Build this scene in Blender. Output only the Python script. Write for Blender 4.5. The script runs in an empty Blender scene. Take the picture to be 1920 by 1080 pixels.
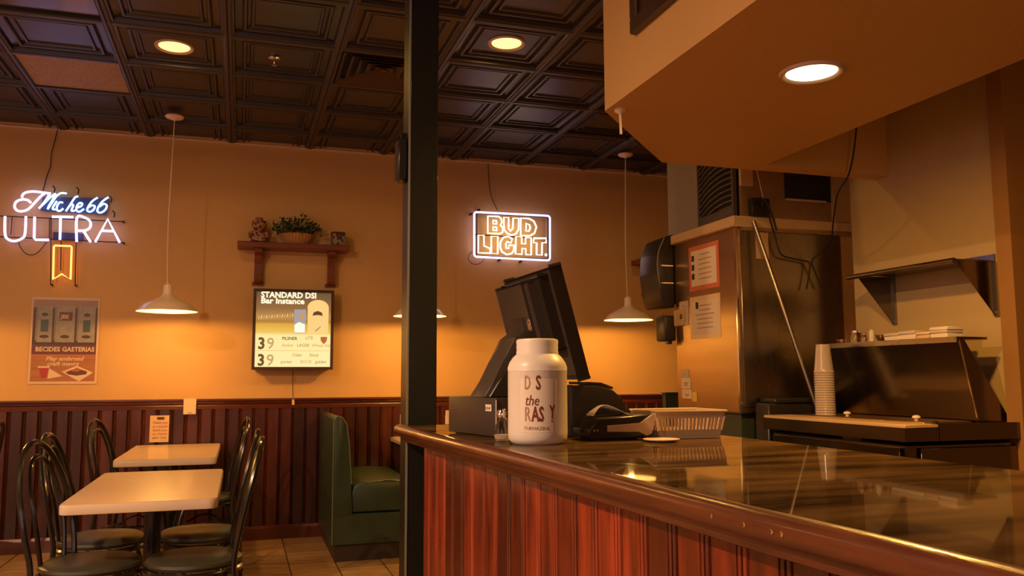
import bpy, bmesh, math, random
from mathutils import Vector, Matrix
random.seed(4)
PI = math.pi
S = bpy.context.scene
COL = S.collection

# ------------------------------------------------------------------ camera, world, exposure
FPX, YAW, PITCH, ROLL, CAMZ = 1580.0, 0.3105, 0.1050, -0.0036, 1.25
cf = Vector((math.sin(YAW)*math.cos(PITCH), math.cos(YAW)*math.cos(PITCH), math.sin(PITCH)))
r0 = Vector((math.cos(YAW), -math.sin(YAW), 0)); u0 = r0.cross(cf)
cr = r0*math.cos(ROLL)+u0*math.sin(ROLL); cu = -r0*math.sin(ROLL)+u0*math.cos(ROLL)
cam = bpy.data.objects.new('camera', bpy.data.cameras.new('camera')); COL.objects.link(cam)
cam.data.sensor_width = 36; cam.data.lens = 36*FPX/1920; cam.data.clip_start = .02
cam.matrix_world = Matrix(((cr.x, cu.x, -cf.x, 0), (cr.y, cu.y, -cf.y, 0), (cr.z, cu.z, -cf.z, CAMZ), (0, 0, 0, 1)))
S.camera = cam
S.view_settings.view_transform = 'Standard'; S.view_settings.look = 'None'
S.view_settings.gamma = 1; S.view_settings.use_curve_mapping = False
S.view_settings.exposure = 0.0
W = bpy.data.worlds.new('world'); S.world = W; W.use_nodes = True
W.node_tree.nodes['Background'].inputs[0].default_value = (.9, .5, .3, 1)
W.node_tree.nodes['Background'].inputs[1].default_value = .006

WARM = (1, .51, .105)
P_PEND, P_CAN, P_SOFF, P_KITCH = 26, 8, 36, 14
P_REAR, P_NEAR = 6, 225  # power of the added rear and near downlights
SOFTW = (1, .60, .33)

def lamp(name, kind, loc, power, color, size=.05, parent=None, rot=None, spread=None, spot=None):
    l = bpy.data.lights.new(name, kind); l.energy = power; l.color = color
    if kind == 'AREA':
        l.shape = 'DISK'; l.size = size
        if spread: l.spread = spread
    else: l.shadow_soft_size = size
    if kind == 'SPOT': l.spot_size = spot or 2.6; l.spot_blend = .5
    o = bpy.data.objects.new(name, l); COL.objects.link(o); o.location = loc
    if rot: o.rotation_euler = rot
    if parent: o.parent = parent
    return o

def at(px, py, axis, v):
    d = cf*FPX + cr*(px-960) - cu*(py-540)
    b = (0, 0, CAMZ)
    t = (v-b[axis])/d[axis]
    return Vector((d.x*t, d.y*t, CAMZ+d.z*t))

# ------------------------------------------------------------------ materials
def mat(name, c, rough=.5, metal=0, coat=0, c2=None, scale=(4, 4, 4), nscale=3, bump=0, bscale=80, emit=None, es=0,
        rnd=0, alpha=1, trans=0, spec=None, detail=6, contrast=.25, brush=None, coatr=.08):
    m = bpy.data.materials.new(name); m.use_nodes = True
    nt = m.node_tree; b = nt.nodes['Principled BSDF']; L = nt.links
    b.inputs['Base Color'].default_value = (*c, 1)
    b.inputs['Roughness'].default_value = rough; b.inputs['Metallic'].default_value = metal
    b.inputs['Coat Weight'].default_value = coat; b.inputs['Coat Roughness'].default_value = coatr
    if spec is not None: b.inputs['Specular IOR Level'].default_value = spec
    if trans: b.inputs['Transmission Weight'].default_value = trans
    if emit: b.inputs['Emission Color'].default_value = (*emit, 1); b.inputs['Emission Strength'].default_value = es
    if c2 or bump or rnd or brush:
        tc = nt.nodes.new('ShaderNodeTexCoord'); mp = nt.nodes.new('ShaderNodeMapping'); mp.inputs['Scale'].default_value = scale
        L.new(tc.outputs['Object'], mp.inputs[0])
        if rnd:
            oi = nt.nodes.new('ShaderNodeObjectInfo'); cm = nt.nodes.new('ShaderNodeVectorMath'); cm.operation = 'SCALE'
            cm.inputs[0].default_value = (13.1, 7.7, 9.3); L.new(oi.outputs['Random'], cm.inputs['Scale']); L.new(cm.outputs[0], mp.inputs['Location'])
    if c2:
        n = nt.nodes.new('ShaderNodeTexNoise'); n.inputs['Scale'].default_value = nscale; n.inputs['Detail'].default_value = detail
        L.new(mp.outputs[0], n.inputs[0])
        r = nt.nodes.new('ShaderNodeValToRGB'); r.color_ramp.elements[0].position = .5-contrast; r.color_ramp.elements[1].position = .5+contrast
        r.color_ramp.elements[0].color = (*c, 1); r.color_ramp.elements[1].color = (*c2, 1)
        L.new(n.outputs['Fac'], r.inputs[0])
        out = r.outputs[0]
        if rnd:
            hs = nt.nodes.new('ShaderNodeHueSaturation'); mr = nt.nodes.new('ShaderNodeMapRange')
            mr.inputs['To Min'].default_value = 1-rnd; mr.inputs['To Max'].default_value = 1+rnd
            L.new(oi.outputs['Random'], mr.inputs[0]); L.new(mr.outputs[0], hs.inputs['Value']); L.new(out, hs.inputs['Color']); out = hs.outputs[0]
        L.new(out, b.inputs['Base Color'])
    if brush:
        n = nt.nodes.new('ShaderNodeTexNoise'); n.inputs['Scale'].default_value = 6; n.inputs['Detail'].default_value = 5
        L.new(mp.outputs[0], n.inputs[0]); mr = nt.nodes.new('ShaderNodeMapRange')
        mr.inputs['To Min'].default_value = rough-brush; mr.inputs['To Max'].default_value = rough+brush
        L.new(n.outputs['Fac'], mr.inputs[0]); L.new(mr.outputs[0], b.inputs['Roughness'])
    if bump:
        n2 = nt.nodes.new('ShaderNodeTexNoise'); n2.inputs['Scale'].default_value = bscale; n2.inputs['Detail'].default_value = 4
        L.new(mp.outputs[0], n2.inputs[0]); bp = nt.nodes.new('ShaderNodeBump'); bp.inputs['Strength'].default_value = bump; bp.inputs['Distance'].default_value = .01
        L.new(n2.outputs['Fac'], bp.inputs['Height']); L.new(bp.outputs[0], b.inputs['Normal'])
    return m

M = {}
M['wall'] = mat('wall_paint', (.68, .39, .14), .55, c2=(.62, .35, .125), scale=(1, 1, 1), nscale=1.3, bump=.12, bscale=90)
M['wallk'] = mat('kitchen_panel', (.56, .40, .19), .4, c2=(.50, .35, .16), scale=(1, 1, 1), nscale=2, bump=.08, bscale=40)
M['brown'] = mat('brown_paint', (.33, .16, .045), .5)
M['room'] = mat('plain_paint', (.35, .2, .07), .8)
M['tile'] = mat('coffer_tile', (.030, .021, .019), .40, coat=.18, coatr=.3, c2=(.024, .017, .016), nscale=3, rnd=.15)
M['grid'] = mat('ceiling_grid', (.038, .026, .021), .45, coat=.1, coatr=.35)
M['plank'] = mat('mahogany_board', (.028, .0045, .002), .32, coat=.35, coatr=.16, c2=(.072, .012, .0045), scale=(9, 9, 1.2), nscale=2.2, rnd=.45, bump=.1, bscale=30, contrast=.2)
M['plank2'] = mat('red_varnished_board', (.065, .007, .003), .26, coat=.9, coatr=.15, c2=(.27, .038, .012), scale=(12, 12, 1.4), nscale=2.6, rnd=.6, bump=.15, bscale=25, contrast=.22)
M['rail'] = mat('mahogany_trim', (.06, .011, .006), .3, coat=.4, coatr=.15, c2=(.11, .02, .009), scale=(1, 9, 9), nscale=3)
M['rim'] = mat('counter_rim_wood', (.06, .014, .006), .30, coat=.5, coatr=.16, c2=(.16, .042, .016), scale=(14, 1.5, 14), nscale=3, bump=.1, bscale=20)
M['shelfwood'] = mat('dark_red_shelf_wood', (.13, .028, .012), .4, coat=.2, c2=(.22, .05, .02), scale=(2, 8, 8), nscale=3)
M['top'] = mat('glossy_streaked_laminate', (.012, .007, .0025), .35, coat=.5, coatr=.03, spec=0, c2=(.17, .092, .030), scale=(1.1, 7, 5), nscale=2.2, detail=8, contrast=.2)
M['floor'] = mat('ceramic_tile', (.40, .25, .12), .35, c2=(.25, .14, .06), scale=(1.5, 9, 3), nscale=1.6, rnd=.15, coat=.2, bump=.1, bscale=9)
M['grout'] = mat('grout', (.05, .03, .02), .9)
M['table'] = mat('table_laminate', (.74, .52, .34), .32, c2=(.66, .44, .27), scale=(1.5, 12, 5), nscale=3, coat=.2, contrast=.3)
M['tedge'] = mat('table_edge_band', (.66, .52, .38), .4)
M['black'] = mat('black_metal', (.018, .017, .015), .3, metal=.3, coat=.3)
M['chair'] = mat('black_chair_tube', (.022, .019, .016), .25, metal=.4, coat=.4)
M['seat'] = mat('dark_green_vinyl', (.040, .040, .026), .36, coat=.15, coatr=.3, c2=(.055, .050, .030), nscale=2, bump=.05, bscale=90)
M['booth'] = mat('green_booth_vinyl', (.016, .034, .016), .38, c2=(.024, .046, .022), nscale=2, bump=.1, bscale=60, coat=.2, coatr=.3)
M['piping'] = mat('booth_piping', (.10, .13, .08), .4)
M['kick'] = mat('dark_kick_board', (.03, .018, .012), .5)
M['post'] = mat('dark_green_post', (.009, .010, .007), .4, coat=.2, bump=.1, bscale=12)
M['poste'] = mat('post_edge', (.16, .16, .13), .4)
M['cream'] = mat('cream_enamel', (.85, .66, .5), .25, coat=.5)
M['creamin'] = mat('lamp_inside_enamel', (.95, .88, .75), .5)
M['cord'] = mat('pale_cord', (.75, .6, .45), .5)
M['bulb'] = mat('bulb', (1, .8, .5), .5, emit=(1, .62, .26), es=30)
M['diff'] = mat('downlight_lens', (1, .8, .5), .5, emit=(1, .55, .18), es=2.4)
M['diffhot'] = mat('downlight_lens_hot', (1, .8, .5), .5, emit=(1, .80, .45), es=6)
M['ring'] = mat('downlight_ring', (.75, .55, .38), .35)
M['white'] = mat('white_neon', (1, 1, 1), .5, emit=(.45, .41, 1), es=3.4)
M['bluew'] = mat('ice_blue_neon', (1, 1, 1), .5, emit=(.25, .50, 1), es=3.6)
M['warmn'] = mat('cream_neon', (1, 1, 1), .5, emit=(1, .86, .62), es=1.9)
M['orange'] = mat('orange_neon', (1, .6, .3), .5, emit=(1, .33, .06), es=3.5)
M['back'] = mat('navy_sign_plate', (.03, .035, .10), .5)
M['wire'] = mat('black_wire', (.012, .010, .010), .5)
M['steel'] = mat('stainless_steel', (.36, .30, .22), .27, metal=1, scale=(2.5, 1, .5), brush=.06, c2=(.31, .26, .185), nscale=1.2, contrast=.4)
M['steel2'] = mat('stainless_dark', (.20, .16, .12), .18, metal=1, scale=(3, 1, 3), brush=.08)
M['steelw'] = mat('warm_steel', (.55, .36, .18), .34, metal=1, scale=(1, 1, 6), brush=.07, c2=(.44, .27, .12), nscale=1.5)
M['trimk'] = mat('beige_cap', (.55, .36, .18), .5)
M['brownk'] = mat('brown_sheet', (.30, .18, .07), .45, c2=(.22, .12, .045), nscale=3)
M['gwhite'] = mat('grey_white_panel', (.22, .18, .15), .45)
M['grille'] = mat('dark_louver', (.07, .05, .04), .45)
M['dark'] = mat('dark_void', (.012, .008, .006), .7)
M['dgreen'] = mat('dark_green_box', (.03, .04, .025), .5)
M['board'] = mat('cutting_board', (.62, .42, .23), .4, c2=(.52, .33, .17), scale=(6, 1, 6), nscale=3)
M['jar'] = mat('frosted_plastic', (.86, .78, .70), .38, coat=.15, coatr=.3)
M['jarlabel'] = mat('jar_label', (.88, .78, .66), .4)
M['ink'] = mat('brown_ink', (.22, .035, .015), .6)
M['inkl'] = mat('faint_ink', (.50, .26, .16), .6)
M['inkd'] = mat('dark_ink', (.05, .03, .03), .7)
M['paper'] = mat('paper', (.78, .66, .55), .7)
M['paperg'] = mat('grey_paper', (.60, .50, .42), .7)
M['pink'] = mat('salmon_frame', (.65, .17, .09), .6)
M['yellow'] = mat('yellow_tag', (.85, .60, .10), .6)
M['pos'] = mat('black_plastic', (.022, .017, .014), .35, bump=.03, bscale=120)
M['posl'] = mat('brown_black_plastic', (.050, .036, .028), .42)
M['screen'] = mat('screen_glass', (.01, .01, .012), .1, coat=1)
M['glass'] = mat('clear_glass', (.95, .9, .85), .08, trans=1)
M['basket'] = mat('cream_plastic', (.62, .45, .27), .4)
M['cup'] = mat('clear_cup_plastic', (.62, .50, .42), .2, coat=.5, trans=.25)
M['wicker'] = mat('wicker', (.52, .26, .10), .6, c2=(.40, .18, .06), scale=(30, 30, 6), nscale=3, bump=.3, bscale=8)
M['leaf'] = mat('leaf_green', (.020, .045, .020), .4, c2=(.05, .085, .04), scale=(20, 20, 20), nscale=3)
M['cer'] = mat('mottled_ceramic', (.12, .02, .015), .4, c2=(.45, .25, .15), scale=(22, 22, 22), nscale=2, detail=2, contrast=.06)
M['boxp'] = mat('patterned_box', (.06, .02, .02), .5, c2=(.30, .24, .2), scale=(26, 26, 26), nscale=1.6, detail=2, contrast=.04)
M['plate'] = mat('cream_plate', (.80, .58, .36), .4)
M['frame'] = mat('dark_brown_frame', (.05, .022, .013), .4, coat=.2)
M['perf'] = mat('perforated_panel', (.48, .32, .12), .6, c2=(.30, .20, .07), scale=(60, 60, 60), nscale=2, detail=1, contrast=.1)
M['glosst'] = mat('black_glass_tile', (.012, .009, .009), .22, coat=.4, coatr=.15)
M['vent'] = mat('vent_metal', (.10, .05, .022), .35, metal=.3)
M['chrome'] = mat('chrome', (.8, .7, .6), .15, metal=1)

# ------------------------------------------------------------------ mesh helpers
def box(bm, x0, x1, y0, y1, z0, z1, bev=0, seg=1):
    r = bmesh.ops.create_cube(bm, size=1)
    for v in r['verts']: v.co = Vector((x0+(v.co.x+.5)*(x1-x0), y0+(v.co.y+.5)*(y1-y0), z0+(v.co.z+.5)*(z1-z0)))
    if bev:
        es = list({e for v in r['verts'] for e in v.link_edges})
        bmesh.ops.bevel(bm, geom=es, offset=bev, segments=seg, affect='EDGES', profile=.5)
    return r
def catmull(P, n=6, closed=False):
    P = [Vector(p) for p in P]; out = []; N = len(P)
    rng = range(N if closed else N-1)
    for i in rng:
        g = (lambda k: P[k % N]) if closed else (lambda k: P[max(0, min(N-1, k))])
        a, b, c, d = g(i-1), g(i), g(i+1), g(i+2)
        for k in range(n):
            t = k/n
            out.append(.5*((2*b)+(c-a)*t+(2*a-5*b+4*c-d)*t*t+(3*b-a-3*c+d)*t**3))
    if not closed: out.append(P[-1])
    return out
def tube(bm, P, r, seg=8, closed=False, smooth=0, r2=None):
    P = [Vector(p) for p in P]
    if smooth: P = catmull(P, smooth, closed)
    N = len(P); rings = []; n = None
    for i, p in enumerate(P):
        if closed: t = P[(i+1) % N]-P[i-1]
        else: t = P[min(i+1, N-1)]-P[max(i-1, 0)]
        if t.length < 1e-9: t = Vector((0, 0, 1))
        t.normalize()
        if n is None: n = t.orthogonal().normalized()
        else:
            n = n-t*n.dot(t); n = n.normalized() if n.length > 1e-6 else t.orthogonal().normalized()
        b = t.cross(n); rr = r if r2 is None else r+(r2-r)*i/(N-1)
        rings.append([bm.verts.new(p+(n*math.cos(a)+b*math.sin(a))*rr) for a in [2*PI*k/seg for k in range(seg)]])
    for i in range(N if closed else N-1):
        A, B = rings[i], rings[(i+1) % N]; off = 0
        if closed and i == N-1:
            off = min(range(seg), key=lambda o: (A[0].co-B[o].co).length)
        for k in range(seg):
            bm.faces.new((A[k], A[(k+1) % seg], B[(k+1+off) % seg], B[(k+off) % seg]))
    if not closed: bm.faces.new(rings[0][::-1]); bm.faces.new(rings[-1])
def lathe(bm, prof, seg=24, c=(0, 0, 0), cap=True, sx=1, sy=1):
    rings = []
    for r, z in prof:
        rings.append([bm.verts.new((c[0]+sx*r*math.cos(2*PI*k/seg), c[1]+sy*r*math.sin(2*PI*k/seg), c[2]+z)) for k in range(seg)])
    for A, B in zip(rings, rings[1:]):
        for k in range(seg): bm.faces.new((A[k], A[(k+1) % seg], B[(k+1) % seg], B[k]))
    if cap: bm.faces.new(rings[0][::-1]); bm.faces.new(rings[-1])
def prism(bm, poly, a0, a1, axis=2, bev=0, seg=1):
    def mk(p, a):
        q = [p[0], p[1]]; q.insert(axis, a); return Vector(q)
    A = [bm.verts.new(mk(p, a0)) for p in poly]; B = [bm.verts.new(mk(p, a1)) for p in poly]
    n = len(poly); fs = [bm.faces.new(A[::-1]), bm.faces.new(B)]
    for k in range(n): fs.append(bm.faces.new((A[k], A[(k+1) % n], B[(k+1) % n], B[k])))
    if bev:
        es = list({e for f in fs for e in f.edges})
        bmesh.ops.bevel(bm, geom=es, offset=bev, segments=seg, affect='EDGES', profile=.5)
def quadslab(bm, c4, n, t):
    """slab from four corner points, thickness t along n"""
    n = Vector(n).normalized()*t
    A = [bm.verts.new(Vector(p)) for p in c4]; B = [bm.verts.new(Vector(p)+n) for p in c4]
    bm.faces.new(A[::-1]); bm.faces.new(B)
    for k in range(4): bm.faces.new((A[k], A[(k+1) % 4], B[(k+1) % 4], B[k]))

def finish(bm, smooth):
    bmesh.ops.recalc_face_normals(bm, faces=bm.faces)
    if smooth:
        for f in bm.faces: f.smooth = True
        for e in bm.edges:
            if len(e.link_faces) == 2 and e.calc_face_angle(0) > .7: e.smooth = False
def obj(name, bm, m, parent=None, smooth=True, stuff=False, label=None, loc=None):
    finish(bm, smooth)
    me = bpy.data.meshes.new(name); bm.to_mesh(me); bm.free()
    me.materials.append(m if not isinstance(m, str) else M[m])
    o = bpy.data.objects.new(name, me); COL.objects.link(o)
    if parent: o.parent = parent
    if stuff: o['kind'] = 'stuff'
    if label: o['label'] = label
    if loc: o.location = loc
    return o
def bx(name, m, parent, *a, bev=0, seg=1, **k):
    bm = bmesh.new(); box(bm, *a, bev=bev, seg=seg); return obj(name, bm, m, parent, **k)
def tb(name, m, parent, P, r, seg=8, closed=False, smooth=0, r2=None, **k):
    bm = bmesh.new(); tube(bm, P, r, seg, closed, smooth, r2); return obj(name, bm, m, parent, **k)
def lt(name, m, parent, prof, seg=24, c=(0, 0, 0), cap=True, sx=1, sy=1, **k):
    bm = bmesh.new(); lathe(bm, prof, seg, c, cap, sx, sy); return obj(name, bm, m, parent, **k)
def pm(name, m, parent, poly, a0, a1, axis=2, bev=0, seg=1, **k):
    bm = bmesh.new(); prism(bm, poly, a0, a1, axis, bev, seg); return obj(name, bm, m, parent, **k)
def tag(o, label, cat, group=None, kind=None):
    if label: o['label'] = label
    if cat: o['category'] = cat
    if group: o['group'] = group
    if kind: o['kind'] = kind
    return o
def thing(name, label, cat, loc=(0, 0, 0), rz=0, group=None):
    o = bpy.data.objects.new(name, None); COL.objects.link(o); o.location = loc; o.rotation_euler = (0, 0, rz)
    o.empty_display_size = .05
    return tag(o, label, cat, group)
def struct(o): o['kind'] = 'structure'; return o
def dup(root, loc, rz, label, group=None):
    r = root.copy(); COL.objects.link(r); r.location = loc; r.rotation_euler = (0, 0, rz); r['label'] = label
    if group: r['group'] = group
    for ch in list(root.children):
        c = ch.copy(); COL.objects.link(c); c.parent = r
        for g in ch.children:
            d = g.copy(); COL.objects.link(d); d.parent = c
    return r
def text(name, body, m, parent, fn, size=1, ext=.002, align='LEFT', offset=0, sx=1, shear=0, spacing=1):
    """flat lettering; fn maps (u, v, w) of the text plane to world / local space"""
    cu_ = bpy.data.curves.new(name, 'FONT'); cu_.body = body; cu_.size = size; cu_.extrude = ext; cu_.align_x = align
    cu_.offset = offset; cu_.shear = shear; cu_.resolution_u = 2; cu_.space_character = spacing
    t = bpy.data.objects.new(name, cu_); COL.objects.link(t)
    dg = bpy.context.evaluated_depsgraph_get()
    me = bpy.data.meshes.new_from_object(t.evaluated_get(dg))
    bpy.data.objects.remove(t); bpy.data.curves.remove(cu_)
    for v in me.vertices: v.co = Vector(fn(v.co.x*sx, v.co.y, v.co.z))
    me.materials.clear(); me.materials.append(M[m])
    o = bpy.data.objects.new(name, me); COL.objects.link(o); o.parent = parent
    return o

# ------------------------------------------------------------------ structure
H = 3.135; D = 7.0
XL, XR, YF = -4.2, 4.9, -2.6
floor = struct(bx('floor', 'grout', None, XL, XR, YF, D, -.15, -.006))
bm = bmesh.new(); box(bm, 0, .297, 0, .297, -.006, 0, bev=.002); finish(bm, False)
tme = bpy.data.meshes.new('floor_tile'); bm.to_mesh(tme); bm.free(); tme.materials.append(M['floor'])
TX, TY = .305, .305
rest = bmesh.new()
for i in range(-14, 17):
    for j in range(0, 24):
        x, y = .35+i*TX, D-.004-(j+1)*TY
        if x < XL or x+TX > XR: continue
        if -9 <= i <= 4 and j < 10:
            o = bpy.data.objects.new('floor_tile', tme); COL.objects.link(o); o.location = (x, y, 0); o.parent = floor
        else: box(rest, x, x+.297, y, y+.297, -.006, 0)
obj('floor_tile', rest, 'floor', floor, smooth=False, stuff=True)

ceiling = struct(bx('ceiling', 'dark', None, XL, XR, YF, D, H+.045, H+.2))
def tile_mesh():
    bm = bmesh.new(); g = .61; prof = [(.016, 0), (.034, 0), (.040, .022), (.075, .028), (.085, .010), (.097, .010), (.104, .028), (.118, .028), (.126, .016), (.136, .016), (.142, .026)]
    rings = []
    for d, z in prof:
        rings.append([bm.verts.new((x, y, z)) for x, y in ((d, d), (g-d, d), (g-d, g-d), (d, g-d))])
    for A, B in zip(rings, rings[1:]):
        for k in range(4): bm.faces.new((A[k], A[(k+1) % 4], B[(k+1) % 4], B[k]))
    bm.faces.new(rings[-1])
    top = [bm.verts.new((x, y, .04)) for x, y in ((.016, .016), (g-.016, .016), (g-.016, g-.016), (.016, g-.016))]
    for k in range(4): bm.faces.new((rings[0][k], rings[0][(k+1) % 4], top[(k+1) % 4], top[k]))
    bm.faces.new(top)
    finish(bm, False); me = bpy.data.meshes.new('ceiling_tile'); bm.to_mesh(me); bm.free(); me.materials.append(M['tile']); return me
ctile = tile_mesh()
GX, GY, G = -.12, 4.77, .61
special = {(-2, 1): 'panel', (1, 0): 'vent', (-2, -1): 'gloss', (-1, -1): None}
ni, nj = range(-7, 9), range(-12, 4)
for i in ni:
    for j in nj:
        x, y = GX+G*i, GY+G*j
        if x+G > XR+.3 or x < XL-.4: continue
        s = special.get((i, j))
        if s == 'panel':
            bm = bmesh.new(); box(bm, .02, .59, .02, .59, .006, .03)
            obj('return_air_panel', bm, 'perf', ceiling, smooth=False, loc=(x, y, H), label='tan perforated panel in the ceiling grid')
            bm = bmesh.new(); box(bm, .02, .59, .02, .028, -.004, .006)
            obj('panel_lip', bm, 'trimk', ceiling, smooth=False, loc=(x, y, H))
            continue
        if s == 'gloss':
            bm = bmesh.new(); box(bm, .02, .59, .02, .59, .012, .03)
            obj('glossy_black_tile', bm, 'glosst', ceiling, smooth=False, loc=(x, y, H), label='smooth glossy black ceiling tile'); continue
        if s == 'vent': continue
        o = bpy.data.objects.new('ceiling_tile', ctile); COL.objects.link(o); o.location = (x, y, H); o.parent = ceiling
for i in ni:
    x = GX+G*i
    if XL < x < XR:
        bm = bmesh.new(); prism(bm, [(x-.026, H), (x-.018, H-.008), (x-.006, H-.010), (x, H-.003), (x+.006, H-.010), (x+.018, H-.008), (x+.026, H), (x+.02, H+.044), (x-.02, H+.044)], YF, D, axis=1)
        obj('grid_bar', bm, 'grid', ceiling, smooth=False)
for j in list(nj)+[4]:
    y = GY+G*j
    if YF < y < D:
        bm = bmesh.new(); prism(bm, [(y-.020, H), (y-.014, H-.006), (y+.014, H-.006), (y+.020, H), (y+.018, H+.044), (y-.018, H+.044)], XL, XR, axis=0)
        obj('grid_bar', bm, 'grid', ceiling, smooth=False)

wb = struct(bx('wall_back', 'wall', None, XL-.2, XR+.2, D, D+.15, 0, H+.2))
struct(bx('wall_left', 'wall', None, XL-.15, XL, YF, D, 0, H+.2))
struct(bx('wall_right', 'room', None, XR, XR+.15, YF, D, 0, H+.2))
struct(bx('wall_front', 'wall', None, XL-.15, XR+.15, YF-.15, YF, 0, H+.2))
def window(n, axis, c, u0, u1, z0, z1):
    # added out of view for glints: framed dusk-lit window set against a wall; axis 0: wall X = c, axis 1: wall Y = c (room on the + side)
    def B(nm, m, p, a0, a1, d0, d1, b0, b1):
        return bx(nm, m, p, c+d0, c+d1, a0, a1, b0, b1, smooth=False) if axis == 0 else bx(nm, m, p, a0, a1, c+d0, c+d1, b0, b1, smooth=False)
    w = struct(B('window_%d' % n, 'rail', None, u0-.07, u1+.07, .001, .03, z0-.09, z0-.02)); N = 3; st = (u1-u0)/N
    for k in range(N): B('pane', 'dusk', w, u0+k*st+.02, u0+(k+1)*st-.02, .004, .010, z0+.02, z1-.02)
    for k in range(N+1): B('window_frame', 'rail', w, u0+k*st-.025, u0+k*st+.025, .001, .035, z0-.02, z1+.02)
    B('window_frame', 'rail', w, u0, u1, .001, .034, z0-.02, z0+.025); B('window_frame', 'rail', w, u0, u1, .001, .034, z1-.025, z1+.02)
M['dusk'] = mat('added_window_glow', (.1, .1, .1), .2, emit=(.95, .72, .70), es=1.6)  # steady glow put in for glints; no daylight behind it
window(1, 0, XL, .2, 3.4, 1.0, 2.4)  # unseen side source, added for glints on beads and chair tubes
window(2, 1, YF, -3.4, -.4, 1.0, 2.4)  # second unseen source, added behind the camera
# wainscot boards on the back wall
bm = bmesh.new(); prism(bm, [(.001, D), (.001, D-.010), (.008, D-.018), (.018, D-.012), (.026, D-.018), (.094, D-.018), (.099, D-.010), (.099, D)], .10, 1.045, axis=2)
finish(bm, False); pme = bpy.data.meshes.new('wainscot_board'); bm.to_mesh(pme); bm.free(); pme.materials.append(M['plank'])
for k in range(-26, 38):
    o = bpy.data.objects.new('wainscot_board', pme); COL.objects.link(o); o.location = (k*.1, 0, 0); o.parent = wb
rp = [(D, 1.01), (D-.022, 1.01), (D-.026, 1.035), (D-.020, 1.045), (D-.030, 1.052), (D-.034, 1.068), (D-.044, 1.074), (D-.044, 1.087), (D, 1.09)]
struct(pm('trim_1', 'rail', None, rp, -2.7, 3.8, axis=0, smooth=False))
struct(pm('baseboard_back', 'rail', None, [(D, 0), (D-.03, 0), (D-.03, .085), (D-.022, .105), (D, .11)], -2.7, 3.8, axis=0, smooth=False))
struct(bx('trim_2', 'cream', None, XL, XR, D-.012, D, H-.010, H-.002, smooth=False))

# kitchen partition wall, its brown end post, the wall behind
struct(bx('wall_kitchen', 'wallk', None, 3.24, 3.31, 2.88, 3.86, 0, H, smooth=False))
struct(bx('trim_3', 'brown', None, 3.19, 3.335, 2.80, 2.88, 0, H, smooth=False))
struct(bx('wall_passage', 'wallk', None, 3.9, 4.85, 4.2, 4.3, 0, H, smooth=False))
# dropped soffit over the counter
poly = [(1.35, YF), (1.35, 2.99), (1.95, 3.65), (3.24, 3.655), (3.24, 3.56), (2.47, 3.54), (2.44, YF)]
struct(pm('ceiling_soffit', 'wall', None, poly, 2.30, H-.011, axis=2, smooth=False))

# ------------------------------------------------------------------ counter (top, rim, boarded front)
def rimx(y):
    P = [(-1.2, .69), (.5, .675), (.8, .662), (1.0, .648), (1.45, .632), (1.9, .61), (2.66, .572), (3.2, .556)]
    for (a, b), (c, d) in zip(P, P[1:]):
        if y <= c: return b+(d-b)*(y-a)/(c-a)
    return P[-1][1]
CZ = 1.07
ct = thing('service_counter', 'long boarded red-wood service counter with glossy streaked brown top', 'counter', (.9, 1.2, 0))
def rel(o):  # parts modelled in world space, parented to a moved empty
    o.matrix_parent_inverse = o.parent.matrix_basis.inverted(); return o
ct.location = (0, 0, 0)
ys = [-1.2, -.5, 0, .3, .6, .9, 1.2, 1.5, 1.8, 2.1, 2.4, 2.7, 3.0, 3.19]
po = [(rimx(y)+.03, y) for y in ys]+[(1.41, 3.19), (1.41, -1.2)]
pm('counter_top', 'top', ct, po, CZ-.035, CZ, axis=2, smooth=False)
# rim moulding swept along the edge
prof = [(.034, 0), (.026, .002), (.012, .001), (.003, -.006), (0, -.016), (.002, -.028), (.010, -.036), (.022, -.040), (.026, -.046), (.030, -.058), (.045, -.064), (.06, -.064), (.06, -.035), (.034, -.035)]
bm = bmesh.new(); rings = []
yy = [-1.2+k*(3.20+1.2)/44 for k in range(45)]
for y in yy: rings.append([bm.verts.new((rimx(y)+a, y, CZ+b+.001)) for a, b in prof])
for A, B in zip(rings, rings[1:]):
    for k in range(len(prof)): bm.faces.new((A[k], A[(k+1) % len(prof)], B[(k+1) % len(prof)], B[k]))
bm.faces.new(rings[0]); bm.faces.new(rings[-1][::-1])
obj('rim_moulding', bm, 'rim', ct)
pm('end_moulding', 'rim', ct, [(3.19, 0+CZ), (3.20, CZ-.008), (3.20, CZ-.034), (3.19, CZ-.04), (3.17, CZ-.04), (3.17, CZ)], .60, 1.41, axis=0, smooth=False)
pm('counter_body', 'kick', ct, [(rimx(y)+.10, y) for y in ys if y < 2.9]+[(rimx(2.8)+.10, 2.95), (1.36, 2.95), (1.36, -1.2)], 0, CZ-.036, axis=2, smooth=False)
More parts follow.
